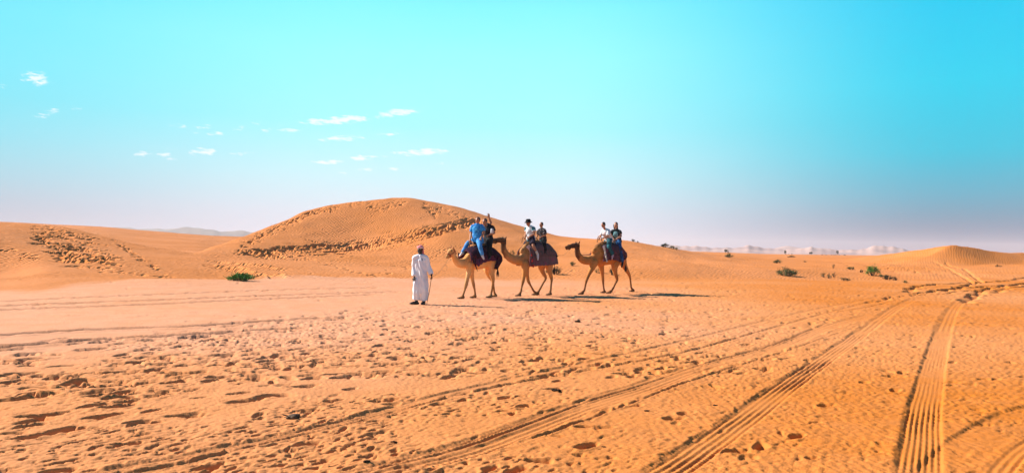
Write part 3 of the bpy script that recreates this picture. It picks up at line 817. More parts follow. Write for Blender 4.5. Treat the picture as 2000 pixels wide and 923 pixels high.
def camel(name, label, fr, J, mat, halt):
    root = tag(empty(name, fr.o), label, 'camel', 'saddled camels walking in line')
    A = fr.at; b = Mold(); side = fr.n
    b.tube([A(*p[:2]) for p in J['torso']], [p[2:] for p in J['torso']], ref=side, seg=20)
    b.tube([A(*p[:2]) for p in J['hump']], [p[2:] for p in J['hump']], ref=side, seg=18)
    hw = J.get('headw', 0)
    nk = J['neck']
    b.tube([A(p[0], p[1], hw*k/(len(nk)-1)) for k, p in enumerate(nk)], [p[2:] for p in nk], ref=side, seg=18)
    hd = [A(p[0], p[1], hw) for p in J['head']]
    b.tube(hd, [p[2:] for p in J['head']], ref=side, seg=16)
    # drooping lower lip, brow and cheek
    nose, brow = hd[-1], hd[1]
    fwd = (nose-brow).normalized(); up = (Vector((0, 0, 1))-fwd*fwd.z).normalized()
    b.tube([hd[2]-up*.05, nose-up*.055+fwd*.0], [.055, .035], ref=side)
    b.tube([nose+up*.02-fwd*.02, nose+up*.03+fwd*.02], [.035, .028], ref=side)
    for sg in (1, -1):
        b.ball(hd[1]+side*sg*.075+up*.065, .033)
        e0 = hd[0]+side*sg*.07+up*.07
        b.tube([e0, e0+up*.06-fwd*.03+side*sg*.025, e0+up*.11-fwd*.05+side*sg*.03], [.022, .03, .012], ref=fwd)
    for leg in J['legs']:
        w = leg['w']; pts, rad = [], []
        for p in leg['p']: pts.append(A(p[0], p[1], w*p[3] if len(p) > 3 else w)); rad.append(p[2])
        ft = fr.foot(leg['foot'], w)
        pts.append(ft+Vector((0, 0, .075))-fr.d*.02); rad.append(.055)
        b.tube(pts, rad, ref=fr.d, seg=14)
        b.tube([ft+fr.d*-.06+Vector((0, 0, .045)), ft+fr.d*.04+Vector((0, 0, .042)), ft+fr.d*.115+Vector((0, 0, .03))], [(.065, .045), (.085, .042), (.062, .028)], ref=side, seg=14)
    tl = [A(*p[:3]) for p in J['tail']]
    b.tube(tl, [.035]+[.022]*(len(tl)-2)+[.02], ref=side)
    def shag(co):
        o = np.array([0, 0, 0]); q = co
        w = np.sin(q[:, 0]*31+4*np.sin(q[:, 2]*9+q[:, 1]*7))*np.sin(q[:, 2]*23+3*np.sin(q[:, 0]*8))*np.sin(q[:, 1]*27+q[:, 2]*11)
        up_ = np.clip((q[:, 2]-.95)/.5, 0, 1)
        co = co.copy(); co[:, 2] += w*.012*up_; co += (w*.010*up_)[:, None]*np.array(side)[None, :]
        return co
    me = b.fuse(.02, 5, 'body', fn=shag)
    link('body', me, mat, root)
    for leg in J['legs']:
        ft = fr.foot(leg['foot'], leg['w']); h = Mold()
        for sg in (.5, -.5):
            h.tube([ft+fr.d*.12+side*sg*.07+Vector((0, 0, .03)), ft+fr.d*.16+side*sg*.06+Vector((0, 0, .016))], [.026, .012], ref=side, seg=8)
        link('toenails', h.raw(), M_NAIL, root)
    ts = Mold(); end = tl[-1]
    for k in range(9):
        a = k*.7; ts.tube([end+Vector((0, 0, .04)), end+Vector((math.cos(a)*.03, math.sin(a)*.03, -.08)), end+Vector((math.cos(a)*.035, math.sin(a)*.035, -.2-.02*(k % 3)))], [.014, .016, .004], seg=6)
    link('tail_tuft', ts.raw(), M_NAIL, root)
    for sg in (1, -1):
        link('eye', Mold().ball(hd[1]+side*sg*.098+up*.058, .02).raw(), M_EYE, root)
        link('nostril', Mold().ball(nose+side*sg*.028+up*.022+fwd*.035, (.01, .01, .008)).raw(), M_EYE, root)
    # halter: noseband, cheek straps, headband
    hl = Mold()
    def loop(c, ax, ra, rb, r, arc=2*PI, n=22):
        n1 = side.cross(ax).normalized(); ps = []
        for k in range(n+1):
            a = arc*k/n; ps.append(c+side*math.cos(a)*ra+n1*math.sin(a)*rb)
        hl.tube(ps, [r]*(n+1), ref=ax, seg=6, sub=1)
    c1 = hd[-1].lerp(hd[1], .38); loop(c1-up*.012, fwd, .085, .098, .011)
    c2 = hd[0]+(-fwd*.0); loop(c2, (fwd+up*.2).normalized(), .112, .132, .011)
    for sg in (1, -1): hl.tube([c1+side*sg*.088, (c1+c2)/2+side*sg*.108-up*.02, c2+side*sg*.112], [.01]*3, ref=up, seg=6)
    link('halter', hl.raw(), halt, root)
    return root, hd, fwd, up

def drape(fr, top, width, bot, s_seed=1, thick=.018, fold=.018, n=40, wexp=1.0):
    """a cloth laid over the back. top: [(px,py)] line of the spine; bot: [(px,py)] lower edge on the near side"""
    g = np.random.default_rng(s_seed)
    tp = [fr.loc(px, py) for px, py in top]; bt = [fr.loc(px, py, width) for px, py in bot]
    s0 = np.linspace(0, 1, n)
    def line(L):
        L = np.array([tuple(l) for l in L]); t = np.linspace(0, 1, len(L))
        return np.interp(s0, t, L[:, 0]), np.interp(s0, t, L[:, 2])
    ts_, tz = line(tp); bs, bz = line(bt)
    m = 30; V_, F_ = [], []
    ph = np.linspace(-1, 1, 2*m+1)
    for i in range(n):
        for j, p in enumerate(ph):
            q = abs(p)
            # arch: first over the top, then straight down
            k = min(q/.45, 1.0)
            w = width*math.sin(k*PI/2)*(1+.06*max(0, q-.45))
            zt = tz[i]-.02-(0.30*(1-math.cos(k*PI/2)))
            down = max(0, (q-.45)/.55)
            z = zt+(bz[i]-zt)*down
            s_ = ts_[i]+(bs[i]-ts_[i])*q
            wave = fold*down*math.sin(i*.95+3*math.sin(i*.31+s_seed)+(1.3 if p < 0 else 0))
            V_.append(tuple(fr.vec(s_, math.copysign(w+wave, p) if p else 0, z+fold*.5*down**3*math.sin(i*1.3))))
    mm_ = 2*m+1
    for i in range(n-1):
        for j in range(mm_-1):
            a = i*mm_+j; F_.append((a, a+1, a+mm_+1, a+mm_))
    me = bpy.data.meshes.new('cloth'); me.from_pydata(V_, [], F_)
    bm = bmesh.new(); bm.from_mesh(me); bmesh.ops.recalc_face_normals(bm, faces=bm.faces)
    bmesh.ops.solidify(bm, geom=bm.faces[:], thickness=thick); bm.to_mesh(me); bm.free()
    for p in me.polygons: p.use_smooth = True
    return me

def textile(name, c1, c2, c3, axis=0, sc=10.0):
    c1,c2,c3 = [x and tuple(v*DIM for v in x[:3])+(1,) for x in (c1,c2,c3,)]
    m, t, b = material(name)
    tc = t.nodes.new('ShaderNodeTexCoord'); v = tc.outputs['Object']
    wv = t.nodes.new('ShaderNodeTexWave'); wv.wave_type = 'BANDS'; wv.bands_direction = 'X'
    wv.inputs['Scale'].default_value = sc; wv.inputs['Distortion'].default_value = 2.5; t.links.new(v, wv.inputs['Vector'])
    col = mix(t, mapr(t, wv.outputs['Fac'], .35, .65), c1, c2)
    col = mix(t, mapr(t, noise(t, 9, 5, v, .65), .52, .6), col, c3)
    col = mix(t, mapr(t, noise(t, 2.5, 4, v, .6), .4, .7, 0, .55), col, tuple(x*.5 for x in c1[:3])+(1,))
    t.links.new(col, b.inputs['Base Color']); b.inputs['Roughness'].default_value = .95; b.inputs['Specular IOR Level'].default_value = .1
    bp = t.nodes.new('ShaderNodeBump'); bp.inputs['Strength'].default_value = .6; bp.inputs['Distance'].default_value = .02
    t.links.new(noise(t, 24, 4, v, .7), bp.inputs['Height']); t.links.new(bp.outputs[0], b.inputs['Normal'])
    return m

def saddle(fr, label, top, width, bot, mats, handles, pads, strap, seed):
    root = tag(empty('camel_saddle', fr.o), label, 'saddle', 'saddles on the camels')
    link('blanket', drape(fr, top, width, bot, seed), mats[0], root)
    # shorter over-rug
    tp2 = [top[0]] + top[1:]
    lo = [(bx*(.93)+.07*top[-1][0] if k == 0 else bx, by-(by-top[len(top)//2][1])*.38) for k, (bx, by) in enumerate(bot)]
    link('over_rug', drape(fr, [(a, b_-.8) for a, b_ in tp2], width+.03, lo, seed+7, fold=.012), mats[1], root)
    for px, py, L, r in pads:
        c = fr.at(px, py); p = Mold()
        p.tube([c+fr.d*L/2, c, c-fr.d*L/2], [(r*1.9, r*.8), (r*2.2, r), (r*1.9, r*.8)], ref=fr.n, seg=16)
        link('seat_pad', p.fuse(.02, 4), mats[2], root)
    for px, py, h in handles:
        c = fr.at(px, py); ps = []
        for k in range(13):
            a = PI*k/12; ps.append(c+fr.n*math.cos(a)*.13+Vector((0, 0, math.sin(a)*h-.05)))
        hm_ = Mold().tube(ps, [.018]*13, ref=fr.d, seg=8, sub=1)
        link('handle', hm_.raw(), M_TAN, root)
    if strap:
        px, pyt, pyb = strap; ps = [fr.at(px+(k*.8), pyt+(pyb-pyt)*k/6, width+.055+.012*math.sin(k*2)) for k in range(7)]
        link('tassel_strap', Mold().tube(ps, [(.045, .012)]*7, ref=fr.d, seg=8).raw(), mats[3], root)
        for k in (2, 4, 6):
            link('tassel', Mold().tube([ps[k]+fr.n*.02, ps[k]+fr.n*.025-Vector((0, 0, .09))], [.016, .028], seg=8).raw(), mats[4], root)
    return root

# ------------------------------------------------------------------ people
def skin(name, c):
    c, = [x and tuple(v*DIM for v in x[:3])+(1,) for x in (c,)]
    m, t, b = material(name); v = t.nodes.new('ShaderNodeTexCoord').outputs['Object']
    t.links.new(mix(t, mapr(t, noise(t, 12, 4, v), .4, .7, 0, .4), c, (c[0]*.75, c[1]*.62, c[2]*.6, 1)), b.inputs['Base Color'])
    b.inputs['Roughness'].default_value = .5; b.inputs['Specular IOR Level'].default_value = .35
    return m
SK_DARK = skin('skin_dark', (.055, .022, .012, 1)); SK_TAN = skin('skin_tan', (.48, .20, .11, 1)); SK_LIGHT = skin('skin_light', (.62, .31, .2, 1))
HAIR = plain('black_hair', (.018, .010, .008, 1), .5, .4); LIPS = plain('lips', (.25, .07, .05, 1), .5)
def hand(mo, wr, dr, pn, k=1.0, thumb=1, curl=.5):
    """palm, four unequal bent fingers and a thumb from the side of the palm"""
    dr = dr.normalized(); pn = (pn-dr*pn.dot(dr)).normalized(); sd_ = dr.cross(pn).normalized()*thumb
    p0 = wr; p1 = wr+dr*.085*k
    mo.tube([p0, (p0+p1)/2, p1], [(.026*k, .016*k), (.038*k, .017*k), (.040*k, .014*k)], ref=sd_, seg=10)
    for i, (o, l) in enumerate(((.029, .072), (.010, .082), (-.010, .076), (-.029, .058))):
        b0 = p1+sd_*o*k-dr*.012*k; l *= k; c = curl*(1+.12*i)
        d1 = (dr*math.cos(c*.5)+pn*math.sin(c*.5)+sd_*o*1.5).normalized(); d2 = (dr*math.cos(c*1.4)+pn*math.sin(c*1.4)).normalized(); d3 = (dr*math.cos(c*2.2)+pn*math.sin(c*2.2)).normalized()
        b1 = b0+d1*l*.48; b2 = b1+d2*l*.32; b3 = b2+d3*l*.24
        mo.tube([b0, b1, b2, b3], [.0095*k, .009*k, .008*k, .0065*k], ref=sd_, seg=7, sub=2)
    t0 = wr+dr*.03*k+sd_*.026*k; t1 = t0+(dr*.6+sd_*.7+pn*.25).normalized()*.038*k; t2 = t1+(dr*.9+sd_*.2+pn*.4).normalized()*.032*k
    mo.tube([t0, t1, t2], [.014*k, .0115*k, .008*k], ref=pn, seg=8, sub=2)
def person(label, fr, J, face, look, group='riders sitting on the camels'):
    """J holds joints as (px,py,w); look: skin, hair style, k (size), shirt, sleeve, trousers, leglen, shoe"""
    A = lambda key: fr.at(*J[key])
    k = look.get('k', 1.0); root = tag(empty('person', fr.o), label, 'person', group)
    face = Vector(face).normalized(); up = Vector((0, 0, 1)); tilt = look.get('tilt', 0)
    hu = (up+face*tilt).normalized(); face = (face-hu*face.dot(hu)).normalized(); hs = face.cross(hu).normalized()
    H, NK, CH, PV = A('head'), A('neck'), A('chest'), A('pelvis')
    sh = {s: A('sh'+s) for s in 'NF'}; el = {s: A('el'+s) for s in 'NF'}; wr = {s: A('wr'+s) for s in 'NF'}
    hp = {s: A('hip'+s) for s in 'NF'}; kn = {s: A('kn'+s) for s in 'NF'}; an = {s: A('an'+s) for s in 'NF'}; to = {s: A('toe'+s) for s in 'NF'}
    ax = (sh['N']-sh['F']).normalized(); hx = (hp['N']-hp['F']).normalized()
    wa = PV.lerp(CH, .45)
    b = Mold()
    top = (sh['N']+sh['F'])/2+up*.02*k
    def torso(m, e, lo=0.0, flare=0.0):
        m.tube([PV-up*.03*k, wa, CH, top.lerp(NK, .3)], [((.155+flare)*k+e, (.115+flare*.6)*k+e), (.135*k+e+flare*.4, .10*k+e+flare*.3), (.158*k+e, .112*k+e), (.10*k+e, .075*k+e*.8)], ref=ax, seg=20)
        m.tube([sh['F'], top, sh['N']], [.052*k+e, .065*k+e, .052*k+e], ref=up, seg=12)
    torso(b, 0)
    b.tube([top, NK, H-hu*.05*k-face*.012*k], [.058*k, .052*k, .054*k], ref=hs, seg=12)
    b.tube([H+hu*.075*k-face*.012*k, H+hu*.03*k-face*.008*k, H-hu*.03*k+face*.012*k, H-hu*.085*k+face*.032*k], [(.062*k, .075*k), (.074*k, .092*k), (.068*k, .082*k), (.038*k, .045*k)], ref=hs, seg=18, cap=.5)
    b.tube([H+hu*.022*k+face*.085*k, H-hu*.012*k+face*.102*k], [.010*k, .015*k], seg=8)          # nose
    for s in (1, -1): b.ball(H+hs*s*.076*k-face*.01*k-hu*.002, (.014*k, .018*k, .028*k))
    for s in 'NF':
        mid = sh[s].lerp(el[s], .45)
        b.tube([sh[s], mid, el[s], el[s].lerp(wr[s], .35), wr[s]], [.05*k, .046*k, .038*k, .039*k, .026*k], ref=ax, seg=12)
        b.tube([hp[s], hp[s].lerp(kn[s], .5), kn[s], kn[s].lerp(an[s], .35), an[s]], [.085*k, .075*k, .055*k, .056*k, .036*k], ref=hx, seg=14)
        b.tube([an[s]-(to[s]-an[s]).normalized()*.03*k, an[s].lerp(to[s], .6), to[s]], [(.034*k, .034*k), (.04*k, .025*k), (.03*k, .016*k)], ref=hx, seg=10)
    ex = Mold()
    for s, c in (('N', 1), ('F', -1)):
        dr = look.get('hd'+s); dr = Vector(dr) if dr else (wr[s]-el[s])
        pn = Vector(look['pn'+s]) if 'pn'+s in look else Vector((0.1, .2, -1))
        hand(ex, wr[s], dr, pn, k, thumb=c*look.get('th'+s, 1), curl=look.get('curl'+s, .6))
    link('body', b.fuse(.0135, 3, 'body', extra=ex), look['skin'], root)
    for s in (1, -1): link('eye', Mold().ball(H+hs*s*.032*k+face*.086*k+hu*.018*k, (.011*k,)*3).raw(), M_EYE, root)
    link('mouth', Mold().tube([H-hu*.052*k+face*.083*k+hs*.022*k, H-hu*.054*k+face*.093*k, H-hu*.052*k+face*.083*k-hs*.022*k], [.006*k]*3, seg=6).raw(), LIPS, root)
    # hair
    hm_ = Mold(); st = look.get('hair', 'short')
    if st in ('short', 'long'):
        hm_.tube([H+hu*.088*k-face*.012*k, H+hu*.055*k-face*.025*k, H-face*.04*k-hu*.02*k], [(.066*k, .078*k), (.082*k, .086*k), (.074*k, .066*k)], ref=hs, seg=16, cap=.5)
        for s in (1, -1): hm_.tube([H+hs*s*.066*k+hu*.05*k+face*.02*k, H+hs*s*.078*k-hu*.005*k-face*.02*k], [.018*k, .014*k], seg=8)
        if st == 'long':
            hm_.tube([H-face*.055*k, NK-face*.07*k, CH.lerp(NK, .4)-face*.12*k+ax*.03], [(.075*k, .045*k), (.07*k, .04*k), (.045*k, .025*k)], ref=hs, seg=12)
            hm_.tube([H+hs*.08*k*look.get('hside', 1), NK+hs*.075*k*look.get('hside', 1), NK+hs*.09*k*look.get('hside', 1)-up*.13*k+face*.03], [.03*k, .032*k, .016*k], seg=8)
        if st == 'long': hm_.tube([H+hs*.078*k+hu*.03, H+hs*.085*k-hu*.05], [.022*k, .02*k], seg=8)
        link('hair', hm_.fuse(.011, 2, 'hair'), HAIR, root)
    # clothes
    if 'shirt' in look:
        e = look.get('loose', .022); c = Mold()
        torso(c, e, flare=look.get('flare', .01))
        if look.get('tunic'):
            c.tube([wa, PV-up*.08*k, PV-up*.14*k], [(.16*k+e, .12*k+e), (.19*k+e, .14*k+e), (.19*k+e, .14*k+e)], ref=ax, seg=18, cap=.2)
        sl = look.get('sleeve', .55)
        for s in 'NF':
            if sl <= 1: c.tube([sh[s], sh[s].lerp(el[s], sl*.6), sh[s].lerp(el[s], sl)], [.056*k+e, .054*k+e*1.1, .052*k+e*1.35], ref=ax, seg=12, cap=.15)
            else: c.tube([sh[s], sh[s].lerp(el[s], .6), el[s], el[s].lerp(wr[s], min(1, sl-1))], [.056*k+e, .052*k+e, .046*k+e, .034*k+e], ref=ax, seg=12, cap=.15)
        sd0 = random.uniform(0, 9)
        def folds(co):
            o = np.array(PV); d = co-o; n_ = d.copy(); n_[:, 2] = 0; n_ /= np.linalg.norm(n_, axis=1)[:, None]+1e-6
            w = np.sin(d[:, 2]*38+3*np.sin(d[:, 0]*14+sd0)+d[:, 1]*17)*np.sin(d[:, 0]*21+d[:, 2]*9+sd0)
            return co+n_*(w*.007)[:, None]
        link('shirt', c.fuse(.014, 2, 'shirt', fn=folds), look['shirt'], root)
        if 'yoke' in look:
            y_ = Mold()
            for s in 'NF': y_.tube([sh[s]+up*.01, sh[s].lerp(el[s], .30), sh[s].lerp(el[s], .5)], [.058*k+e, .06*k+e, .058*k+e], ref=ax, seg=12, cap=.4)
            link('sleeve', y_.raw(), look['yoke'], root)
        if 'panel' in look:
            fn_ = (face*.8+Vector((0, 0, 0))); fx = ax.cross(up).normalized(); fx = fx if fx.dot(Vector((0, -1, 0))) > 0 else -fx
            link('shirt_print', Mold().tube([CH+fx*(.115*k+e)+up*.05*k, CH+fx*(.125*k+e)-up*.05*k, wa+fx*(.10*k+e)], [(.085*k, .014), (.10*k, .018), (.06*k, .012)], ref=ax, seg=12).raw(), look['panel'], root)
    if 'trousers' in look:
        e = look.get('legloose', .016); c = Mold(); L = look.get('leg', 1.0)
        c.tube([PV+up*.07*k, PV, PV-up*.06*k], [(.145*k+e, .11*k+e), (.165*k+e, .125*k+e), (.14*k+e, .12*k+e)], ref=hx, seg=16)
        for s in 'NF':
            if L <= .5: c.tube([hp[s], hp[s].lerp(kn[s], .5), hp[s].lerp(kn[s], L*2)], [.092*k+e, .084*k+e, .068*k+e*1.6], ref=hx, seg=14, cap=.15)
            else: c.tube([hp[s], hp[s].lerp(kn[s], .5), kn[s], kn[s].lerp(an[s], .4), kn[s].lerp(an[s], (L-.5)*2)], [.092*k+e, .08*k+e, .062*k+e, .056*k+e, .044*k+e*1.3], ref=hx, seg=14, cap=.15)
        link('trousers', c.fuse(.014, 2, 'trousers'), look['trousers'], root)
    if 'shoe' in look:
        for s in 'NF':
            d = (to[s]-an[s]).normalized(); c = Mold()
            c.tube([an[s]-d*.035*k-up*.02, an[s].lerp(to[s], .35)-up*.012, an[s].lerp(to[s], .75), to[s]+d*.02], [(.042*k, .045*k), (.046*k, .045*k), (.048*k, .032*k), (.038*k, .022*k)], ref=hx, seg=14)
            c.tube([an[s]+(kn[s]-an[s]).normalized()*.05*k, an[s]], [.046*k, .048*k], seg=12)
            link('shoe', c.fuse(.011, 2, 'shoe'), look['shoe'], root)
            if 'sock' in look:
                link('sock', Mold().tube([an[s]+(kn[s]-an[s]).normalized()*.14*k, an[s]+(kn[s]-an[s]).normalized()*.02*k], [.05*k, .046*k], ref=hx, seg=12, cap=.2).raw(), look['sock'], root)
    return root, dict(H=H, face=face, hu=hu, hs=hs, k=k, wr=wr, el=el)

# ------------------------------------------------------------------ camels (pixels of the photo turned into joints)
ANG = math.radians(38)
HIDE1 = camel_hide('camel_hide_light', (.98, .44, .13, 1), (1.0, .56, .24, 1), (.12, .045, .02, 1), -.93, .35)
HIDE2 = camel_hide('camel_hide_tan', (.64, .30, .12, 1), (.82, .35, .09, 1), (.07, .03, .018, 1), -1.02, .75)
HIDE3 = camel_hide('camel_hide_brown', (.62, .22, .055, 1), (.76, .30, .075, 1), (.05, .018, .013, 1), -1.2, .85)

F1 = Frame(938, 25.1, ANG)
C1 = dict(
 torso=[(911,511,.17,.20),(920,507,.24,.31),(934,505,.31,.36),(948,504,.31,.34),(960,506,.27,.30),(970,511,.16,.20)],
 hump=[(918,500,.12,.14),(928,492,.17,.20),(940,488,.19,.24),(952,492,.17,.20),(962,499,.12,.13)],
 neck=[(914,511,.15,.20),(905,514,.13,.17),(896,513,.105,.145),(889.5,507,.09,.115),(886,499,.078,.095),(884.5,492,.075,.09)],
 head=[(885.5,489.5,.085,.10),(880.5,491.5,.088,.105),(876,497,.068,.078),(873.2,502,.056,.062)], headw=.10,
 legs=[dict(w=.13, foot=902.5, p=[(919,516,.15),(916.5,529,.105),(913,543,.07),(910,557,.062),(907,568,.038),(904,577,.042)]),
       dict(w=-.13, foot=926, p=[(920,516,.13),(920.5,534,.10),(922.5,545,.065),(924.5,554,.06),(927,566,.038),(928,576,.042)]),
       dict(w=.15, foot=957.5, p=[(962,509,.18),(961,522,.15),(960.5,534,.10),(963,547,.065),(961.5,560,.042),(959.5,572,.042)]),
       dict(w=-.14, foot=966.5, p=[(955,512,.18),(952,525,.14),(955,537,.085),(962,548,.06),(964,560,.04),(965.5,571,.04)])],
 tail=[(969,508,0),(973,518,0),(972,528,0)])
c1, h1, fw1, up1 = camel('camel', 'leading tan camel with red halter, carrying the blue clad rider behind the guide', F1, C1, HIDE1, M_HALT)

F2 = Frame(1043, 26.95, ANG)
C2 = dict(
 torso=[(1018,508,.16,.20),(1027,504,.24,.32),(1040,501,.31,.37),(1054,500,.33,.37),(1068,502,.28,.33),(1080,507,.17,.21)],
 hump=[(1020,492,.10,.14),(1030,486,.16,.22),(1042,482,.18,.26),(1055,483,.18,.25),(1066,489,.14,.17)],
 neck=[(1025,506,.16,.24),(1015,507.5,.15,.19),(1004,506.5,.125,.165),(993,501,.11,.14),(985.5,491,.095,.12),(983,482,.085,.11),(984,474,.08,.10)],
 head=[(984.5,471,.09,.105),(977,468.5,.09,.105),(968,469.5,.068,.08),(961,470.5,.055,.06)], headw=.06,
 legs=[dict(w=.13, foot=1013.5, p=[(1026,513,.16),(1025,528,.11),(1023,540,.07),(1021.5,549,.062),(1019,560,.038),(1017,570,.043)]),
       dict(w=-.13, foot=1046, p=[(1027,513,.14),(1028,530,.105),(1030,540,.07),(1032,549,.06),(1037.5,559,.038),(1042.5,568,.042)]),
       dict(w=-.14, foot=1049, p=[(1066,508,.20),(1058,521,.14),(1060,531,.085),(1065.5,542,.06),(1060,554,.04),(1053.5,566,.042)]),
       dict(w=.15, foot=1073.5, p=[(1072,508,.20),(1072.5,522,.14),(1074,532,.09),(1077,543,.062),(1076.3,556,.04),(1075.3,567,.042)])],
 tail=[(1080,504,0),(1083,514,0),(1082.5,524,0)])
c2, h2, fw2, up2 = camel('camel', 'middle grey tan camel with its muzzle against the rider in front', F2, C2, HIDE2, M_DARK)

F3 = Frame(1188, 28.9, ANG)
C3 = dict(
 torso=[(1158,506,.16,.19),(1166,503,.24,.31),(1179,499.5,.31,.37),(1193,498,.32,.36),(1206,497,.28,.34),(1217,500,.18,.22)],
 hump=[(1160,493,.11,.15),(1169,487,.16,.23),(1180,484,.19,.26),(1193,484,.19,.24),(1206,489,.15,.18)],
 neck=[(1165,505,.16,.24),(1157,507.5,.15,.19),(1148,508.5,.13,.165),(1138,507,.115,.145),(1130.5,499.5,.10,.125),(1127.3,490,.09,.115),(1127.5,483,.085,.10)],
 head=[(1128,480,.09,.105),(1120.5,479.5,.088,.10),(1112,481.5,.066,.078),(1105.5,483,.053,.058)], headw=.08,
 legs=[dict(w=.13, foot=1136, p=[(1161,512,.16),(1156,524,.11),(1150,536,.07),(1145.5,547,.06),(1143,558,.038),(1141,567,.042)]),
       dict(w=-.13, foot=1179.5, p=[(1172,512,.14),(1175,526,.105),(1176.5,537,.07),(1177.5,546,.06),(1178.5,558,.038),(1180,567,.042)]),
       dict(w=.15, foot=1190.5, p=[(1206,505,.20),(1200.5,520,.14),(1201.5,532,.09),(1205,545,.062),(1200.5,556,.04),(1195,567,.042)]),
       dict(w=-.14, foot=1235.5, p=[(1212,503,.20),(1217,514,.15),(1222,524,.10),(1229,537,.062),(1231.5,550,.04),(1233,562,.042)])],
 tail=[(1217,497,0),(1223,508,0),(1222,520,0)])
c3, h3, fw3, up3 = camel('camel', 'rearmost reddish brown camel walking alone at the right', F3, C3, HIDE3, M_DARK)

# ------------------------------------------------------------------ saddles and cloths
PURP = textile('purple_weave', (.10, .03, .085, 1), (.18, .035, .05, 1), (.05, .035, .10, 1))
PURP2 = textile('dark_violet_weave', (.035, .012, .04, 1), (.02, .01, .015, 1), (.11, .02, .03, 1), sc=16)
GREYW = textile('grey_mauve_weave', (.24, .12, .13, 1), (.14, .09, .10, 1), (.28, .07, .12, 1), sc=7)
GREY2 = textile('dark_grey_weave', (.10, .085, .09, 1), (.22, .08, .09, 1), (.05, .07, .08, 1), sc=12)
PLUM = textile('plum_weave', (.13, .03, .06, 1), (.22, .10, .12, 1), (.04, .02, .03, 1), sc=14)
BLK = textile('black_weave', (.05, .035, .05, 1), (.14, .06, .08, 1), (.25, .05, .08, 1), sc=14)
PAD_D = plain('dark_pad', (.03, .022, .03, 1), .9); PAD_T = plain('teal_pad', (.02, .09, .12, 1), .9); PAD_R = plain('red_pad', (.45, .03, .03, 1), .9)
WHITE_S = plain('white_wool', (.75, .68, .62, 1), .9)
saddle(F1, 'dark purple saddle blanket on the leading camel', [(909,488),(918,481),(930,478),(945,477),(960,482),(971,492)], .37,
       [(918,503),(934,520),(944,513),(956,509),(968,509),(978,512)], (PURP, PURP2, PAD_D, PAD_D, PAD_R), [(921,478,.16)], [(931,474.5,.22,.06),(952,475.5,.24,.06)], None, 3)
saddle(F2, 'wide grey mauve saddle blanket on the middle camel', [(1024,481),(1032,474),(1044,471),(1056,471),(1066,474),(1074,484)], .38,
       [(1034,520),(1046,519),(1058,518.5),(1070,518),(1080,517),(1090,515)], (GREYW, GREY2, PAD_T, GREY2, PAD_R), [(1023.5,471,.24),(1046,472,.22)], [(1036,470.5,.22,.05),(1059,471.5,.24,.06)], (1036, 484, 516), 5)
saddle(F3, 'plum saddle blanket with white tassel strap on the rear camel', [(1170,479),(1177,475),(1186,473.5),(1198,474),(1208,478),(1214,487)], .37,
       [(1177,511),(1186,508),(1196,507),(1206,509),(1212,512),(1221,505)], (PLUM, BLK, PAD_D, WHITE_S, WHITE_S), [(1171,470,.24)], [(1187,473,.22,.05),(1206,474,.24,.05)], (1179.5, 480, 506), 9)

# ------------------------------------------------------------------ riders
BLUE = cloth('bright_blue_cotton', (.04, .34, .80, 1), (.02, .20, .58, 1), 8, c3=(.12, .50, .85, 1)); LBLUE = cloth('light_blue_trousers', (.12, .40, .78, 1), (.05, .24, .6, 1), 8)  # lighter third tone of the blue shirt is painted-in highlights
BLACK = cloth('black_cotton', (.018, .014, .03, 1), (.01, .01, .012, 1)); BLACKT = cloth('black_trousers', (.01, .009, .012, 1))
WHT = cloth('white_cotton', (.78, .78, .80, 1), (.62, .63, .68, 1), 6, bump=.15); TEALS = cloth('teal_sleeve', (.03, .20, .24, 1))
SHORT = cloth('dark_shorts', (.02, .012, .035, 1)); RED = cloth('red_trousers', (.35, .05, .05, 1), (.5, .25, .2, 1), 12)
PATT = cloth('dark_patterned_top', (.02, .02, .025, 1), (.015, .02, .03, 1), 14, c3=(.6, .42, .4, 1))
TEALT = cloth('teal_trousers', (.02, .13, .16, 1), (.015, .07, .09, 1)); JEAN = cloth('blue_jeans', (.025, .12, .32, 1), (.012, .05, .16, 1), 7)
DTOP = cloth('black_top', (.012, .02, .025, 1), (.008, .012, .015, 1)); TPRINT = cloth('teal_print', (.10, .32, .34, 1), (.3, .42, .45, 1), 16)
PINKP = cloth('pink_print', (.62, .40, .38, 1), (.78, .7, .7, 1), 14)
S_WHITE = plain('white_shoe', (.75, .70, .72, 1), .5); S_BLACK = plain('black_shoe', (.015, .012, .015, 1), .5); S_PINK = plain('pink_shoe', (.75, .45, .5, 1), .5)

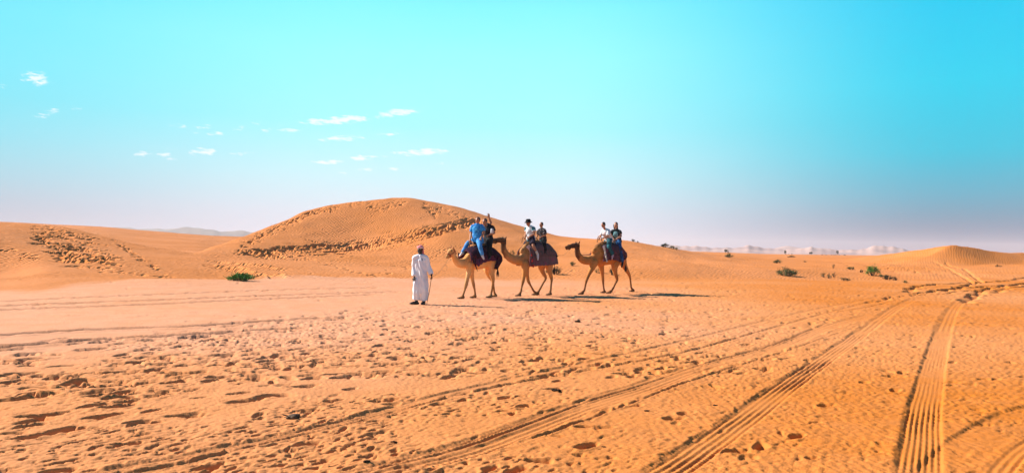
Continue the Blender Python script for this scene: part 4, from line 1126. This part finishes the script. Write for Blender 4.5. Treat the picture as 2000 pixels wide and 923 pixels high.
camdir = Vector((0, -1, 0))
person('rider in bright blue shirt and pale blue trousers on the leading camel', F1, dict(
  head=(932.8,430.5,0), neck=(933,438,0), chest=(932,446,0), pelvis=(933,466,0),
  shN=(941.5,441.5,.12), shF=(923.5,442,-.12), elN=(945,454,.2), wrN=(939,464.5,.22), elF=(920,455,-.20), wrF=(918.5,466,-.08),
  hipN=(935.5,468,.09), hipF=(929,468,-.09), knN=(937.5,481,.37), anN=(942,498,.46), toeN=(944.5,504.5,.50),
  knF=(914,474.5,-.22), anF=(903,493,-.16), toeF=(898.5,498.5,-.12)), (-.35, -1, -.05),
  dict(skin=SK_TAN, hair='short', shirt=BLUE, tunic=True, flare=.02, sleeve=.75, trousers=LBLUE, shoe=S_WHITE, k=1.0, curlN=1.0, curlF=.9))
p2, q2 = person('rider in black with one arm raised, behind the blue clad rider', F1, dict(
  head=(946.5,433.5,-.02), neck=(950,440.5,0), chest=(953,449,0), pelvis=(954,466,0),
  shN=(962,444,.13), shF=(949,443.5,-.12), elN=(965.3,455,.22), wrN=(955,458,.28), elF=(959,435,-.10), wrF=(955,425,-.10),
  hipN=(956,468,.09), hipF=(951,468,-.09), knN=(956,482,.38), anN=(957,499,.45), toeN=(954.5,505,.50),
  knF=(946,482,-.36), anF=(946,498,-.42), toeF=(942,503,-.42)), (-.5, -1, 0),
  dict(skin=SK_TAN, hair='short', shirt=BLACK, sleeve=.6, trousers=BLACKT, legloose=.03, shoe=S_BLACK, hdF=(-.12, 0, 1), pnF=(-.3, -1, 0), curlF=.15, curlN=.8))
cam_ = Mold(); c_ = F1.at(961, 450.8, .26); cam_.tube([c_-Vector((0, 0, .05)), c_+Vector((0, 0, .05))], [.055, .05], seg=12)
link('cuff', cam_.raw(), S_WHITE, p2)
p3, q3 = person('rider in black bucket hat and white shirt on the middle camel', F2, dict(
  head=(1031.6,435.3,0), neck=(1033.5,442.5,0), chest=(1035.5,450,0), pelvis=(1037,465.5,0),
  shN=(1041.5,445.5,.13), shF=(1029,445,-.13), elN=(1043.5,456.5,.21), wrN=(1034.5,461.5,.12), elF=(1027,455.5,-.18), wrF=(1026,462,-.06),
  hipN=(1038.5,467,.09), hipF=(1034,467,-.09), knN=(1041.5,479,.36), anN=(1050.3,497,.44), toeN=(1050.5,506,.48),
  knF=(1026,480,-.34), anF=(1030,498,-.4), toeF=(1026,503,-.4)), (-.7, -1, -.1),
  dict(skin=SK_TAN, hair='short', shirt=WHT, yoke=TEALS, sleeve=.6, trousers=SHORT, leg=.42, legloose=.03, shoe=S_WHITE, sock=WHITE_S, curlN=1.1, curlF=1.1, tilt=.12))
p4, q4 = person('small rider in dark patterned top behind the one with the hat', F2, dict(
  head=(1057,439.3,0), neck=(1058,446,0), chest=(1059,453,0), pelvis=(1060.5,467.5,0),
  shN=(1063.5,449.5,.12), shF=(1053,450,-.11), elN=(1065,459,.18), wrN=(1056.5,462.5,.12), elF=(1050,459,-.17), wrF=(1048,463,-.04),
  hipN=(1061.5,468.5,.08), hipF=(1058,468.5,-.08), knN=(1063.5,478.5,.36), anN=(1066,489.5,.42), toeN=(1064.5,493.5,.47),
  knF=(1052,479,-.34), anF=(1054,490,-.4), toeF=(1050,494,-.4)), (-.8, -1, 0),
  dict(skin=SK_TAN, hair='short', shirt=PATT, sleeve=.8, trousers=BLACKT, shoe=S_BLACK, k=.84, curlN=1.0, curlF=1.0))
p5, q5 = person('young rider in white shirt looking down, front seat of the rear camel', F3, dict(
  head=(1178.3,439.6,0), neck=(1181,447,0), chest=(1184,455,0), pelvis=(1190,468,0),
  shN=(1189,450.5,.12), shF=(1178.5,450.5,-.12), elN=(1187,461,.22), wrN=(1177,465,.12), elF=(1174,459,-.18), wrF=(1171,464.5,-.06),
  hipN=(1190,469,.09), hipF=(1186,469,-.09), knN=(1189.5,482,.37), anN=(1196.5,497,.44), toeN=(1195.5,505,.50),
  knF=(1177,482,-.35), anF=(1182,497,-.4), toeF=(1178,502,-.4)), (-1, -.7, -.35),
  dict(skin=SK_TAN, hair='short', shirt=WHT, panel=PINKP, sleeve=.9, trousers=TEALT, legloose=.026, shoe=S_PINK, k=.93, curlN=1.1, curlF=1.1, tilt=.3))
p6, q6 = person('long haired rider in black top and blue jeans, back seat of the rear camel', F3, dict(
  head=(1202.8,439.6,0), neck=(1203.5,447.5,0), chest=(1204,456,0), pelvis=(1206,470,0),
  shN=(1210.5,452,.13), shF=(1196,451.5,-.12), elN=(1213,461,.22), wrN=(1205,465.5,.20), elF=(1193.5,460,-.17), wrF=(1198,465.5,-.02),
  hipN=(1208,471,.09), hipF=(1203,471,-.09), knN=(1211.5,488,.37), anN=(1216,511,.44), toeN=(1214.5,520.5,.49),
  knF=(1197,487,-.36), anF=(1200,505,-.4), toeF=(1196,511,-.4)), (-.45, -1, 0),
  dict(skin=SK_LIGHT, hair='long', shirt=DTOP, panel=TPRINT, sleeve=.5, trousers=JEAN, shoe=S_BLACK, k=.98, curlN=.9, curlF=.9))
# the bucket hat
hb = Mold(); H, hu, fa, hs = q3['H'], q3['hu'], q3['face'], q3['hs']
V_, F_ = [], []
prof = [(.0, .148), (.05, .146), (.078, .135), (.09, .10), (.098, .055), (.115, .042), (.138, .028), (.14, .020), (.115, .034), (.094, .046), (.086, .09), (.07, .125), (0, .135)]
for r_, z_ in prof:
    for j in range(24):
        a = 2*PI*j/24; wv_ = .008*math.sin(3*a+1) if r_ > .12 else 0
        V_.append(tuple(H-fa*.012+hu*(z_+wv_)+hs*math.cos(a)*r_+fa*math.sin(a)*r_*1.12))
for i in range(len(prof)-1):
    for j in range(24): F_.append((i*24+j, i*24+(j+1) % 24, (i+1)*24+(j+1) % 24, (i+1)*24+j))
me = bpy.data.meshes.new('hat'); me.from_pydata(V_, [], F_)
for p in me.polygons: p.use_smooth = True
ho = link('bucket_hat', me, cloth('black_hat_cloth', (.012, .012, .014, 1)), p3)

# ------------------------------------------------------------------ the guide on foot
FG = Frame(820, 21.85, 0.0)
gz = lambda px, w: FG.foot(px, w)
def guide():
    root = tag(empty('person', FG.o), 'guide in long white robe and red white headcloth, standing with the rope', 'person')
    A = FG.at; k = 1.0; up = Vector((0, 0, 1)); face = Vector((-.25, -1, 0)).normalized(); hs = face.cross(up).normalized()
    H = A(821, 487, .02); NK = A(821, 497, 0); CH = A(821, 509, 0); PV = A(822, 540, 0); top = A(821, 501, 0)
    shL, shR = A(810, 503, 0), A(832.5, 503, .0); elL, elR = A(808.5, 522, -.02), A(837, 521, 0.0); wrL, wrR = A(809, 541, .10), A(842.3, 537, .08)
    hL, hR = A(817, 541, 0), A(827, 541, 0); kL, kR = A(815, 563, .03), A(827.5, 563, .02)
    aL, aR = gz(813.5, .02)+up*.085, gz(828, -.02)+up*.085; tL, tR = gz(803, .10)+up*.03, gz(824.5, .17)+up*.03
    b = Mold()
    b.tube([PV, PV.lerp(CH, .45), CH, top], [(.155, .115), (.135, .105), (.17, .12), (.10, .08)], ref=hs, seg=20)
    b.tube([shL, top, shR], [.052, .065, .052], ref=up); b.tube([top, NK, H-up*.05], [.058, .054, .056], ref=hs)
    b.tube([H+up*.075-face*.012, H+up*.03-face*.008, H-up*.03+face*.012, H-up*.085+face*.032], [(.062, .075), (.074, .092), (.068, .082), (.038, .045)], ref=hs, seg=18, cap=.5)
    b.tube([H+up*.02+face*.085, H-up*.014+face*.104], [.011, .018], seg=8)
    for s in (1, -1): b.ball(H+hs*s*.076, (.014, .018, .028))
    for sh_, e_, w_ in ((shL, elL, wrL), (shR, elR, wrR)): b.tube([sh_, e_, w_], [.05, .038, .026], ref=face)
    for h_, k_, a_, t_ in ((hL, kL, aL, tL), (hR, kR, aR, tR)):
        b.tube([h_, h_.lerp(k_, .5), k_, k_.lerp(a_, .35), a_], [.085, .075, .055, .056, .037], ref=hs)
        b.tube([a_-up*.02, a_.lerp(t_, .5), t_], [.038, (.042, .028), (.032, .018)], ref=hs)
    ex = Mold(); hand(ex, wrL, (wrL-elL), face, 1, thumb=1, curl=.45); hand(ex, wrR, (wrR-elR)+Vector((-.0, 0, -.05)), Vector((-1, -.2, 0)), 1.08, thumb=-1, curl=1.15)
    link('body', b.fuse(.0135, 3, 'body', extra=ex), SK_DARK, root)
    for s in (1, -1): link('eye', Mold().ball(H+hs*s*.032+face*.087+up*.018, .011).raw(), S_WHITE, root)
    link('beard', Mold().tube([H-up*.045+face*.06+hs*.05, H-up*.095+face*.075, H-up*.045+face*.06-hs*.05], [.02, .032, .02], seg=10).raw(), HAIR, root)
    # robe: one skin over body, sleeves, and two legs of cloth that part above the feet
    c = Mold(); hem = .30
    c.tube([top-up*.01, CH, CH.lerp(PV, .5), PV, A(821.5, 556, 0), A(821, 570, .01)], [(.12, .09), (.185, .13), (.18, .135), (.195, .15), (.205, .155), (.195, .145)], ref=hs, seg=28)
    c.tube([shL, top, shR], [.075, .09, .075], ref=up)
    c.tube([A(816.5, 545, 0), A(814.8, 566, .03), aL+up*.06+hs*0], [(.14, .14), (.13, .14), (.115, .13)], ref=hs, seg=16, cap=.15)
    c.tube([A(826.5, 545, 0), A(827.8, 566, .02), aR+up*.05], [(.13, .14), (.125, .14), (.105, .13)], ref=hs, seg=16, cap=.15)
    c.tube([A(821.5, 545, 0), A(821.2, 566, -.0), gz(820.8, -.05)+up*.20], [(.15, .12), (.15, .10), (.13, .08)], ref=hs, seg=16, cap=.15)
    for sh_, e_, w_ in ((shL, elL, wrL), (shR, elR, wrR)): c.tube([sh_, sh_.lerp(e_, .5), e_, e_.lerp(w_, .88)], [.074, .074, .072, .072], ref=face, seg=14, cap=.15)
    o = np.array(PV)
    def folds(co):
        d = co-o; ang = np.arctan2(d[:, 0], -d[:, 1]); low = np.clip((.35-d[:, 2])/1.1, 0, 1)
        w = np.sin(ang*9+2.2*np.sin(ang*2+1)+1.3*np.sin(d[:, 2]*3.1+ang))*.020*low + np.sin(ang*5+d[:, 2]*4)*.008
        w += .006*np.sin(d[:, 2]*26+ang*6+2*np.sin(d[:, 0]*20))
        n_ = d.copy(); n_[:, 2] = 0; n_ /= np.linalg.norm(n_, axis=1)[:, None]+1e-6
        return co+n_*w[:, None]
    link('robe', c.fuse(.014, 2, 'robe', fn=folds), cloth('white_robe', (.98, .96, 1.0, 1), (.86, .84, .93, 1), 3, .7, .2), root)
    # collar placket
    link('collar', Mold().tube([NK-up*.03+hs*.07, NK-up*.05+face*.07, NK-up*.03-hs*.07, NK-up*.03-face*.06, NK-up*.03+hs*.07], [.016]*5, seg=8).raw(), WHT, root)
    # head cloth wound round the head with a loose end over the shoulder
    m, t, bb = material('red_white_headcloth'); v = t.nodes.new('ShaderNodeTexCoord').outputs['Object']
    ck = t.nodes.new('ShaderNodeTexChecker'); ck.inputs['Scale'].default_value = 60; t.links.new(v, ck.inputs['Vector'])
    ck.inputs['Color1'].default_value = (.75, .03, .04, 1); ck.inputs['Color2'].default_value = (.85, .45, .45, 1)
    t.links.new(ck.outputs[0], bb.inputs['Base Color']); bb.inputs['Roughness'].default_value = .9
    hc = Mold()
    hc.tube([H+up*.105-face*.012, H+up*.07-face*.015], [(.06, .068), (.088, .102)], ref=hs, seg=18, cap=.5)
    for zz, tl in ((.062, .1), (.045, -.12), (.075, .25)):
        ps = []
        for j in range(17):
            a = 2*PI*j/16; ps.append(H-face*.012+up*(zz+.016*math.sin(a+tl*6))+hs*math.cos(a)*.088+face*math.sin(a)*.102)
        hc.tube(ps, [.020]*17, ref=up, seg=8, sub=1)
    hc.tube([H+up*.03-face*.08, H-up*.06-face*.085, H-up*.14-face*.07], [(.075, .022), (.085, .02), (.10, .014)], ref=hs, seg=12)
    link('headcloth', hc.fuse(.011, 1, 'headcloth'), m, root)
    link('headcloth_band', Mold().tube([H-face*.012+up*(.052)+hs*math.cos(2*PI*j/16)*.097+face*math.sin(2*PI*j/16)*.111 for j in range(17)], [(.018, .008)]*17, ref=up, seg=8, sub=1).raw(), WHT, root)
    for a_, t_ in ((aL, tL), (aR, tR)):
        s = Mold(); d = (t_-a_); d.z = 0; d.normalize()
        s.tube([a_-d*.06-up*.05, a_.lerp(t_, .45)-up*.015, t_.lerp(a_, .1), t_+d*.03-up*.002], [(.045, .035), (.05, .045), (.052, .032), (.04, .02)], ref=d.cross(up), seg=14)
        s.tube([a_+up*.02, a_-up*.03], [.05, .052]); link('shoe', s.fuse(.011, 2, 'shoe'), S_BLACK, root)
    return wrR
wrG = guide()
# cane in the guide's hand
gh = FG.at(843, 540.5, .10); cb = FG.foot(833.5, .16)
cr_ = empty('walking_cane', FG.o); tag(cr_, "thin pale cane held in the guide's lowered hand", 'cane')
link('shaft', Mold().tube([gh+Vector((.01, 0, .10)), gh.lerp(cb, .5)+Vector((.01, 0, 0)), cb], [.011, .010, .008], seg=8).raw(), M_ROPE, cr_)
link('grip', Mold().tube([gh+Vector((.01, 0, .10)), gh+Vector((.005, 0, .01))], [.016, .015], seg=8).raw(), M_DARK, cr_)

# ------------------------------------------------------------------ ropes
def rope(label, a, b, sag, base, loop=None, r=.005):
    n = 16; ps = []
    for k in range(n+1):
        t_ = k/n; p = a.lerp(b, t_); p = p-Vector((0, 0, sag*4*t_*(1-t_)))
        ps.append(p)
    if loop:
        k0, rad = loop; c = ps[k0]
        extra = [c+Vector((math.sin(2*PI*j/12)*rad, 0, -rad+math.cos(2*PI*j/12)*rad)) for j in range(1, 12)]
        ps = ps[:k0+1]+extra+ps[k0:]
    o = link('lead_rope', Mold().tube([p-base for p in ps], [r]*len(ps), seg=6, sub=1).raw(), M_ROPE)
    o.location = base; tag(o, label, 'rope', 'lead ropes between guide and camels')
chin1 = F1.o+h1[2]-up1*.07; chin2 = F2.o+h2[2]-up2*.07; chin3 = F3.o+h3[2]-up3*.07
rope("rope running from the guide's hand to the leading camel", FG.o+gh, chin1, .12, FG.o, (11, .09))
rope('rope from the middle camel down to the leading saddle', F2.o+h2[2]-up2*.08, F1.o+F1.at(972, 500, .30), .15, F2.o)
rope('slack rope from the rear camel to the middle saddle', chin3, F2.o+F2.at(1083, 489, .30), .22, F3.o)

# ------------------------------------------------------------------ desert shrubs
def leafmat(name, c1, c2):
    c1,c2 = [x and tuple(v*DIM for v in x[:3])+(1,) for x in (c1,c2,)]
    m, t, b = material(name); v = t.nodes.new('ShaderNodeTexCoord').outputs['Object']
    t.links.new(mix(t, mapr(t, noise(t, 7, 3, v), .4, .6), c1, c2), b.inputs['Base Color']); b.inputs['Roughness'].default_value = .7
    b.inputs['Specular IOR Level'].default_value = .15
    return m
L_BRIGHT = leafmat('bright_leaf', (.09, .30, .03, 1), (.04, .15, .02, 1))
L_OLIVE = leafmat('olive_leaf', (.17, .18, .06, 1), (.06, .07, .03, 1))
L_DARK = leafmat('dark_leaf', (.035, .055, .02, 1), (.02, .03, .014, 1))
L_DRY = leafmat('dry_leaf', (.26, .19, .06, 1), (.16, .11, .04, 1))
M_TWIG = plain('dry_twig', (.14, .08, .045, 1), .9)
def shrub(px, py, wpx, hpx, mat, label, seed, dens=1.0, name='desert_shrub', sparse=False):
    x, y = hit(px, py); z = ground_z(x, y)
    Wd, Hh = 1.25*wpx*y/F, 1.3*hpx*y/F; g = random.Random(seed)
    root = tag(empty(name, (x, y, z-.02)), label, 'shrub', 'low shrubs on the sand')
    st = Mold(); tips = []
    ns = max(7, int(13*dens))
    for k in range(ns):
        a = g.uniform(0, 2*PI); q = g.random()**.6; rx = math.cos(a)*q*Wd/2; ry = math.sin(a)*q*Wd*.36
        hh = Hh*(1-.55*q*q)*g.uniform(.65, 1.0)
        p0 = Vector((rx*.25, ry*.25, -.05)); p1 = Vector((rx*.7, ry*.7, hh*.55)); p2 = Vector((rx*.95, ry*.95, hh*.92))
        st.tube([p0, p1, p2], [.012+.006*Wd, .008+.003*Wd, .004], seg=5, sub=1); tips.append((p1, p2))
        for j in range(2):
            e = p1.lerp(p2, g.random())+Vector((g.uniform(-.2, .2)*Wd*.4, g.uniform(-.2, .2)*Wd*.3, g.uniform(0, .2)*hh)); st.tube([p1, e], [.005, .003], seg=4); tips.append((p1, e))
    link('stems', st.raw(), M_TWIG, root)
    V_, F_ = [], []
    n = int((220 if sparse else 500)*dens*min(1.6, .6+Wd))
    ls = max(.022, .032*Wd**.6)
    for k in range(n):
        a_, b_ = g.choice(tips); c = a_.lerp(b_, g.uniform(.1, 1.08))+Vector((g.gauss(0, 1)*.07*Wd, g.gauss(0, 1)*.05*Wd, g.gauss(0, 1)*.09*Hh))
        if c.z < 0.01: c.z = g.uniform(.01, .1*Hh+.02)
        d = Vector((g.gauss(0, 1), g.gauss(0, 1), g.gauss(.6, 1))).normalized(); s_ = d.cross(Vector((g.gauss(0, 1), g.gauss(0, 1), g.gauss(0, 1)))).normalized()
        l = ls*g.uniform(.7, 1.5); w = l*.34; b0 = len(V_)
        V_ += [tuple(c-d*l), tuple(c+s_*w), tuple(c+d*l), tuple(c-s_*w)]; F_.append((b0, b0+1, b0+2, b0+3))
    me = bpy.data.meshes.new('leaves'); me.from_pydata(V_, [], F_); link('foliage', me, mat, root)
    return root
shrub(471, 548, 48, 15, L_BRIGHT, 'bright green bush at the foot of the left dune', 1, 1.9)
shrub(1000, 497, 9, 8, L_OLIVE, "small bush on the dune between the middle camel's neck and hump", 2, .6)
shrub(1086, 536, 20, 17, L_DARK, "dark bush behind the middle camel's hind legs", 3, 1.1)
shrub(1071, 533, 12, 9, L_OLIVE, "olive bush glimpsed between the middle camel's legs", 31, .7)
shrub(1117, 519, 13, 9, L_OLIVE, "olive bush on the slope under the rear camel's neck", 4, .8)
shrub(1169, 533, 14, 11, L_OLIVE, "olive bush seen under the rear camel's chest", 5, .8)
shrub(1195, 537, 14, 12, L_DARK, "dark bush seen between the rear camel's legs", 6, .9)
shrub(1236, 472, 10, 5, L_DARK, 'left of two tiny dark shrubs on the ridge behind the rear riders', 7, .6)
shrub(1246, 474, 5, 4, L_DARK, 'right and smaller of two tiny shrubs on the ridge', 8, .4)
shrub(1300, 483, 17, 7, L_DARK, 'dark shrub crowning the ridge right of the camels', 9, .9)
shrub(1313, 486, 13, 6, L_OLIVE, 'olive shrub on the right end of the ridge clump', 10, .8)
shrub(1322, 488.5, 8, 5, L_DRY, 'dry brown shrub trailing down from the ridge clump', 11, .6)
shrub(1425, 504, 16, 8, L_OLIVE, 'lone shrub on the skyline in front of the pale dunes', 12, .9)
shrub(1421, 499, 5, 12, L_DRY, 'thin dry shrub standing just left of the skyline shrub', 32, .3, sparse=True)
shrub(1519, 514, 18, 7, L_OLIVE, 'low shrub above and left of the bush with a long shadow', 13, .9)
shrub(1536, 538, 34, 16, L_OLIVE, 'round olive bush casting a long shadow to the right', 14, 1.7)
shrub(1522, 534, 10, 8, L_DRY, 'dry shrub leaning against the round olive bush', 33, .6, sparse=True)
shrub(1608, 541, 11, 10, L_DRY, 'left of the yellowish sparse shrubs in the right sand', 15, .7, sparse=True)
shrub(1619, 543, 10, 10, L_OLIVE, 'middle olive one of the yellowish sparse shrubs', 16, .7, sparse=True)
shrub(1629, 541, 8, 10, L_DRY, 'right taller one of the yellowish sparse shrubs', 17, .6, sparse=True)
shrub(1649, 548, 22, 8, L_DRY, 'flat dry brushwood lying right of the sparse shrubs', 18, .9, sparse=True)
shrub(1628, 524, 7, 9, L_DRY, 'small orange dry shrub above the sparse shrubs', 19, .5, sparse=True)
shrub(1572, 512, 8, 4, L_DRY, 'tiny dry tuft above the round olive bush', 20, .4, sparse=True)
shrub(1663, 526, 14, 7, L_OLIVE, 'leftmost low shrub of the green cluster on the right', 21, .8)
shrub(1683, 532, 7, 6, L_DARK, 'small dark shrub left of the tallest green bush', 22, .5)
shrub(1704, 538, 28, 19, L_BRIGHT, 'tallest fresh green bush of the cluster on the right', 23, 1.6)
shrub(1720, 541, 9, 6, L_OLIVE, 'small olive shrub right below the tallest green bush', 24, .5)
shrub(1734, 546, 16, 9, L_DARK, 'dark green rounded shrub at the cluster foot', 25, 1.0)
shrub(1747, 547, 9, 8, L_DARK, 'narrow dark shrub touching the rounded one', 26, .7)
shrub(1768, 552, 10, 5, L_DRY, 'last brown shrub at the right end of the cluster', 27, .5)
shrub(1545, 503, 14, 4, L_DARK, 'dark shrub on the far edge of the right slope', 28, .6)
shrub(1950, 521, 10, 5, L_DARK, 'dark shrub under the shaded dune at the far right', 29, .6)
# far thicket and single trees towards the horizon
def far_tree(px, yd, hm, wm, label, seed, name='desert_tree', cat='tree', group='far trees before the pale dunes'):
    g = random.Random(seed); x = (px-1000)/F*yd; root = tag(empty(name, (x, yd, ground_z(x, yd)-.1)), label, cat, group)
    link('trunk', Mold().tube([(0, 0, 0), (g.uniform(-.2, .2), 0, hm*.35), (g.uniform(-.4, .4), 0, hm*.7)], [.16, .12, .05], seg=6, sub=1).raw(), M_TWIG, root)
    V_, F_ = [], []
    for k in range(170):
        a = g.uniform(0, 2*PI); q = g.random()**.5; c = Vector((math.cos(a)*q*wm/2, math.sin(a)*q*wm/2, hm*(.62+g.gauss(0, .16))))
        d = Vector((g.gauss(0, 1), g.gauss(0, 1), g.gauss(0, 1))).normalized(); s_ = d.cross(Vector((g.gauss(0, 1), g.gauss(0, 1), .3))).normalized(); l = .15; b0 = len(V_)
        V_ += [tuple(c-d*l), tuple(c+s_*l*.6), tuple(c+d*l), tuple(c-s_*l*.6)]; F_.append((b0, b0+1, b0+2, b0+3))
    me = bpy.data.meshes.new('crown'); me.from_pydata(V_, [], F_); link('crown', me, L_DARK, root)
for i, (px, yd, hm, wm, lb) in enumerate([(1418, 300, 1.5, 1.2, 'dark speck of a tree above the lone skyline shrub'), (1534, 330, 2.0, 1.0, 'far tree at the left end of the dark thicket line'), (1636, 330, 2.2, 1.3, 'far tree standing in the middle of the pale dunes'),
      (1763, 320, 1.5, 1.4, 'far tree just left of the shaded dune'), (1584, 340, 1.4, 1.5, 'rounded far tree by the highest pale dune')]):
    far_tree(px, yd, hm, wm, lb, 50+i)
V_, F_ = [], []; g = random.Random(5)
for k in range(2600):
    px = g.uniform(1534, 1652); yd = 262+g.uniform(-4, 4)+(px-1534)*-.18; x = (px-1000)/F*yd
    c = Vector((x, yd, ground_z(0, 0)*0+abs(g.gauss(0, .30))+.1)); d = Vector((g.gauss(0, 1), g.gauss(0, 1), g.gauss(0, .6))).normalized(); s_ = d.cross(Vector((g.gauss(0, 1), g.gauss(0, 1), .3))).normalized(); l = .3; b0 = len(V_)
    V_ += [tuple(c-d*l), tuple(c+s_*l*.6), tuple(c+d*l), tuple(c-s_*l*.6)]; F_.append((b0, b0+1, b0+2, b0+3))
me = bpy.data.meshes.new('thicket'); me.from_pydata(V_, [], F_); tag(link('thicket', me, L_DARK), 'thin dark line of scrub below the pale far dunes', 'scrub', None, 'stuff')

# lattice mast on the horizon, left of the big dune
xm, ym = (530-1000)/F*700, 700
mast = tag(empty('radio_mast', (xm, ym, 0)), 'thin faint lattice mast on the horizon left of the big dune', 'mast')
lm = Mold(); Hm = (477.5-436)/F*700
for a in range(3):
    o = Vector((math.cos(a*2.09)*.28, math.sin(a*2.09)*.28, 0)); lm.tube([o, o*.6+Vector((0, 0, Hm*.95+1.5))], [.05, .03], seg=5)
for k in range(20):
    z0 = k*Hm/20; z1 = (k+1)*Hm/20; a0, a1 = k*2.09, (k+1)*2.09
    lm.tube([(math.cos(a0)*.28, math.sin(a0)*.28, z0), (math.cos(a1)*.26, math.sin(a1)*.26, z1)], [.03, .03], seg=4)
link('lattice', lm.raw(), plain('grey_steel', (.25, .25, .27, 1)), mast)
link('antenna', Mold().tube([(0, 0, Hm+1), (0, 0, Hm+3.2)], [.06, .04], seg=5).raw(), plain('grey_steel_tip', (.3, .3, .3, 1)), mast)

# ------------------------------------------------------------------ dark lumps of dung and twigs lying on the flat
def lump(px, py, w, label, seed, n=7, kind='dung'):
    Yd = CAMZ*F/(py-yh(px)); x = Yd*(px-1000)/F; z = ground_z(x, Yd); g = random.Random(seed)
    m = Mold(); s_ = w*Yd/F/2; m.ball((0, 0, s_*.2), (s_*.55, s_*.5, s_*.3))
    for k in range(n):
        a = g.uniform(0, 2*PI); q = g.random()**.6*s_*.75; r = s_*g.uniform(.2, .36)
        m.ball((math.cos(a)*q, math.sin(a)*q*.8, r*.55+g.random()*s_*.12), (r*g.uniform(.8, 1.3), r, r*g.uniform(.6, .9)))
    if kind == 'twigs':
        for k in range(9):
            a = g.uniform(0, 2*PI); l = s_*g.uniform(.6, 1.2); m.tube([(0, 0, .01), (math.cos(a)*l, math.sin(a)*l*.7, s_*g.uniform(.1, .6))], [.006, .003], seg=5)
    o = link('dung_clump' if kind == 'dung' else 'twig_clump', m.raw(), M_CL if kind == 'dung' else M_TWIG); o.location = (x, Yd, z-.004)
    tag(o, label, 'dung' if kind == 'dung' else 'twigs', 'dark clumps lying on the sand')
M_CL = plain('dried_dung', (.035, .02, .012, 1), .95, .1)
lump(578, 811, 34, 'dark twiggy clump beside the lower left wheel tracks', 1, 9, 'twigs')
lump(1090, 762, 22, 'dark dung clump in the middle foreground above the wide track', 2, 9)
lump(776, 860, 14, 'dark round lump between the two left foreground tracks', 3, 4)
lump(613, 860, 15, 'dark lump just below the lower left wheel track', 4, 4)
lump(724, 900, 16, 'black lump nearest the bottom edge left of centre', 5, 4)
lump(992, 777, 12, 'small dark lump above the widest foreground rut', 6, 4)
lump(1131, 629, 16, 'small dark flat lump below the shadow of the riders', 7, 9)
lump(1268, 801, 14, 'dark crumbly clump between the two middle tracks', 8, 6)
lump(1318, 818, 10, 'small lump down and right of the crumbly clump', 9, 4)
lump(131, 913, 14, 'dark pebble like lump in the bottom left corner', 10, 3)
lump(1184, 870, 10, 'little dark lump near the bottom right of centre', 11, 3)
lump(1400, 790, 12, 'dark crumbs close to the diagonal ribbed track', 12, 5)
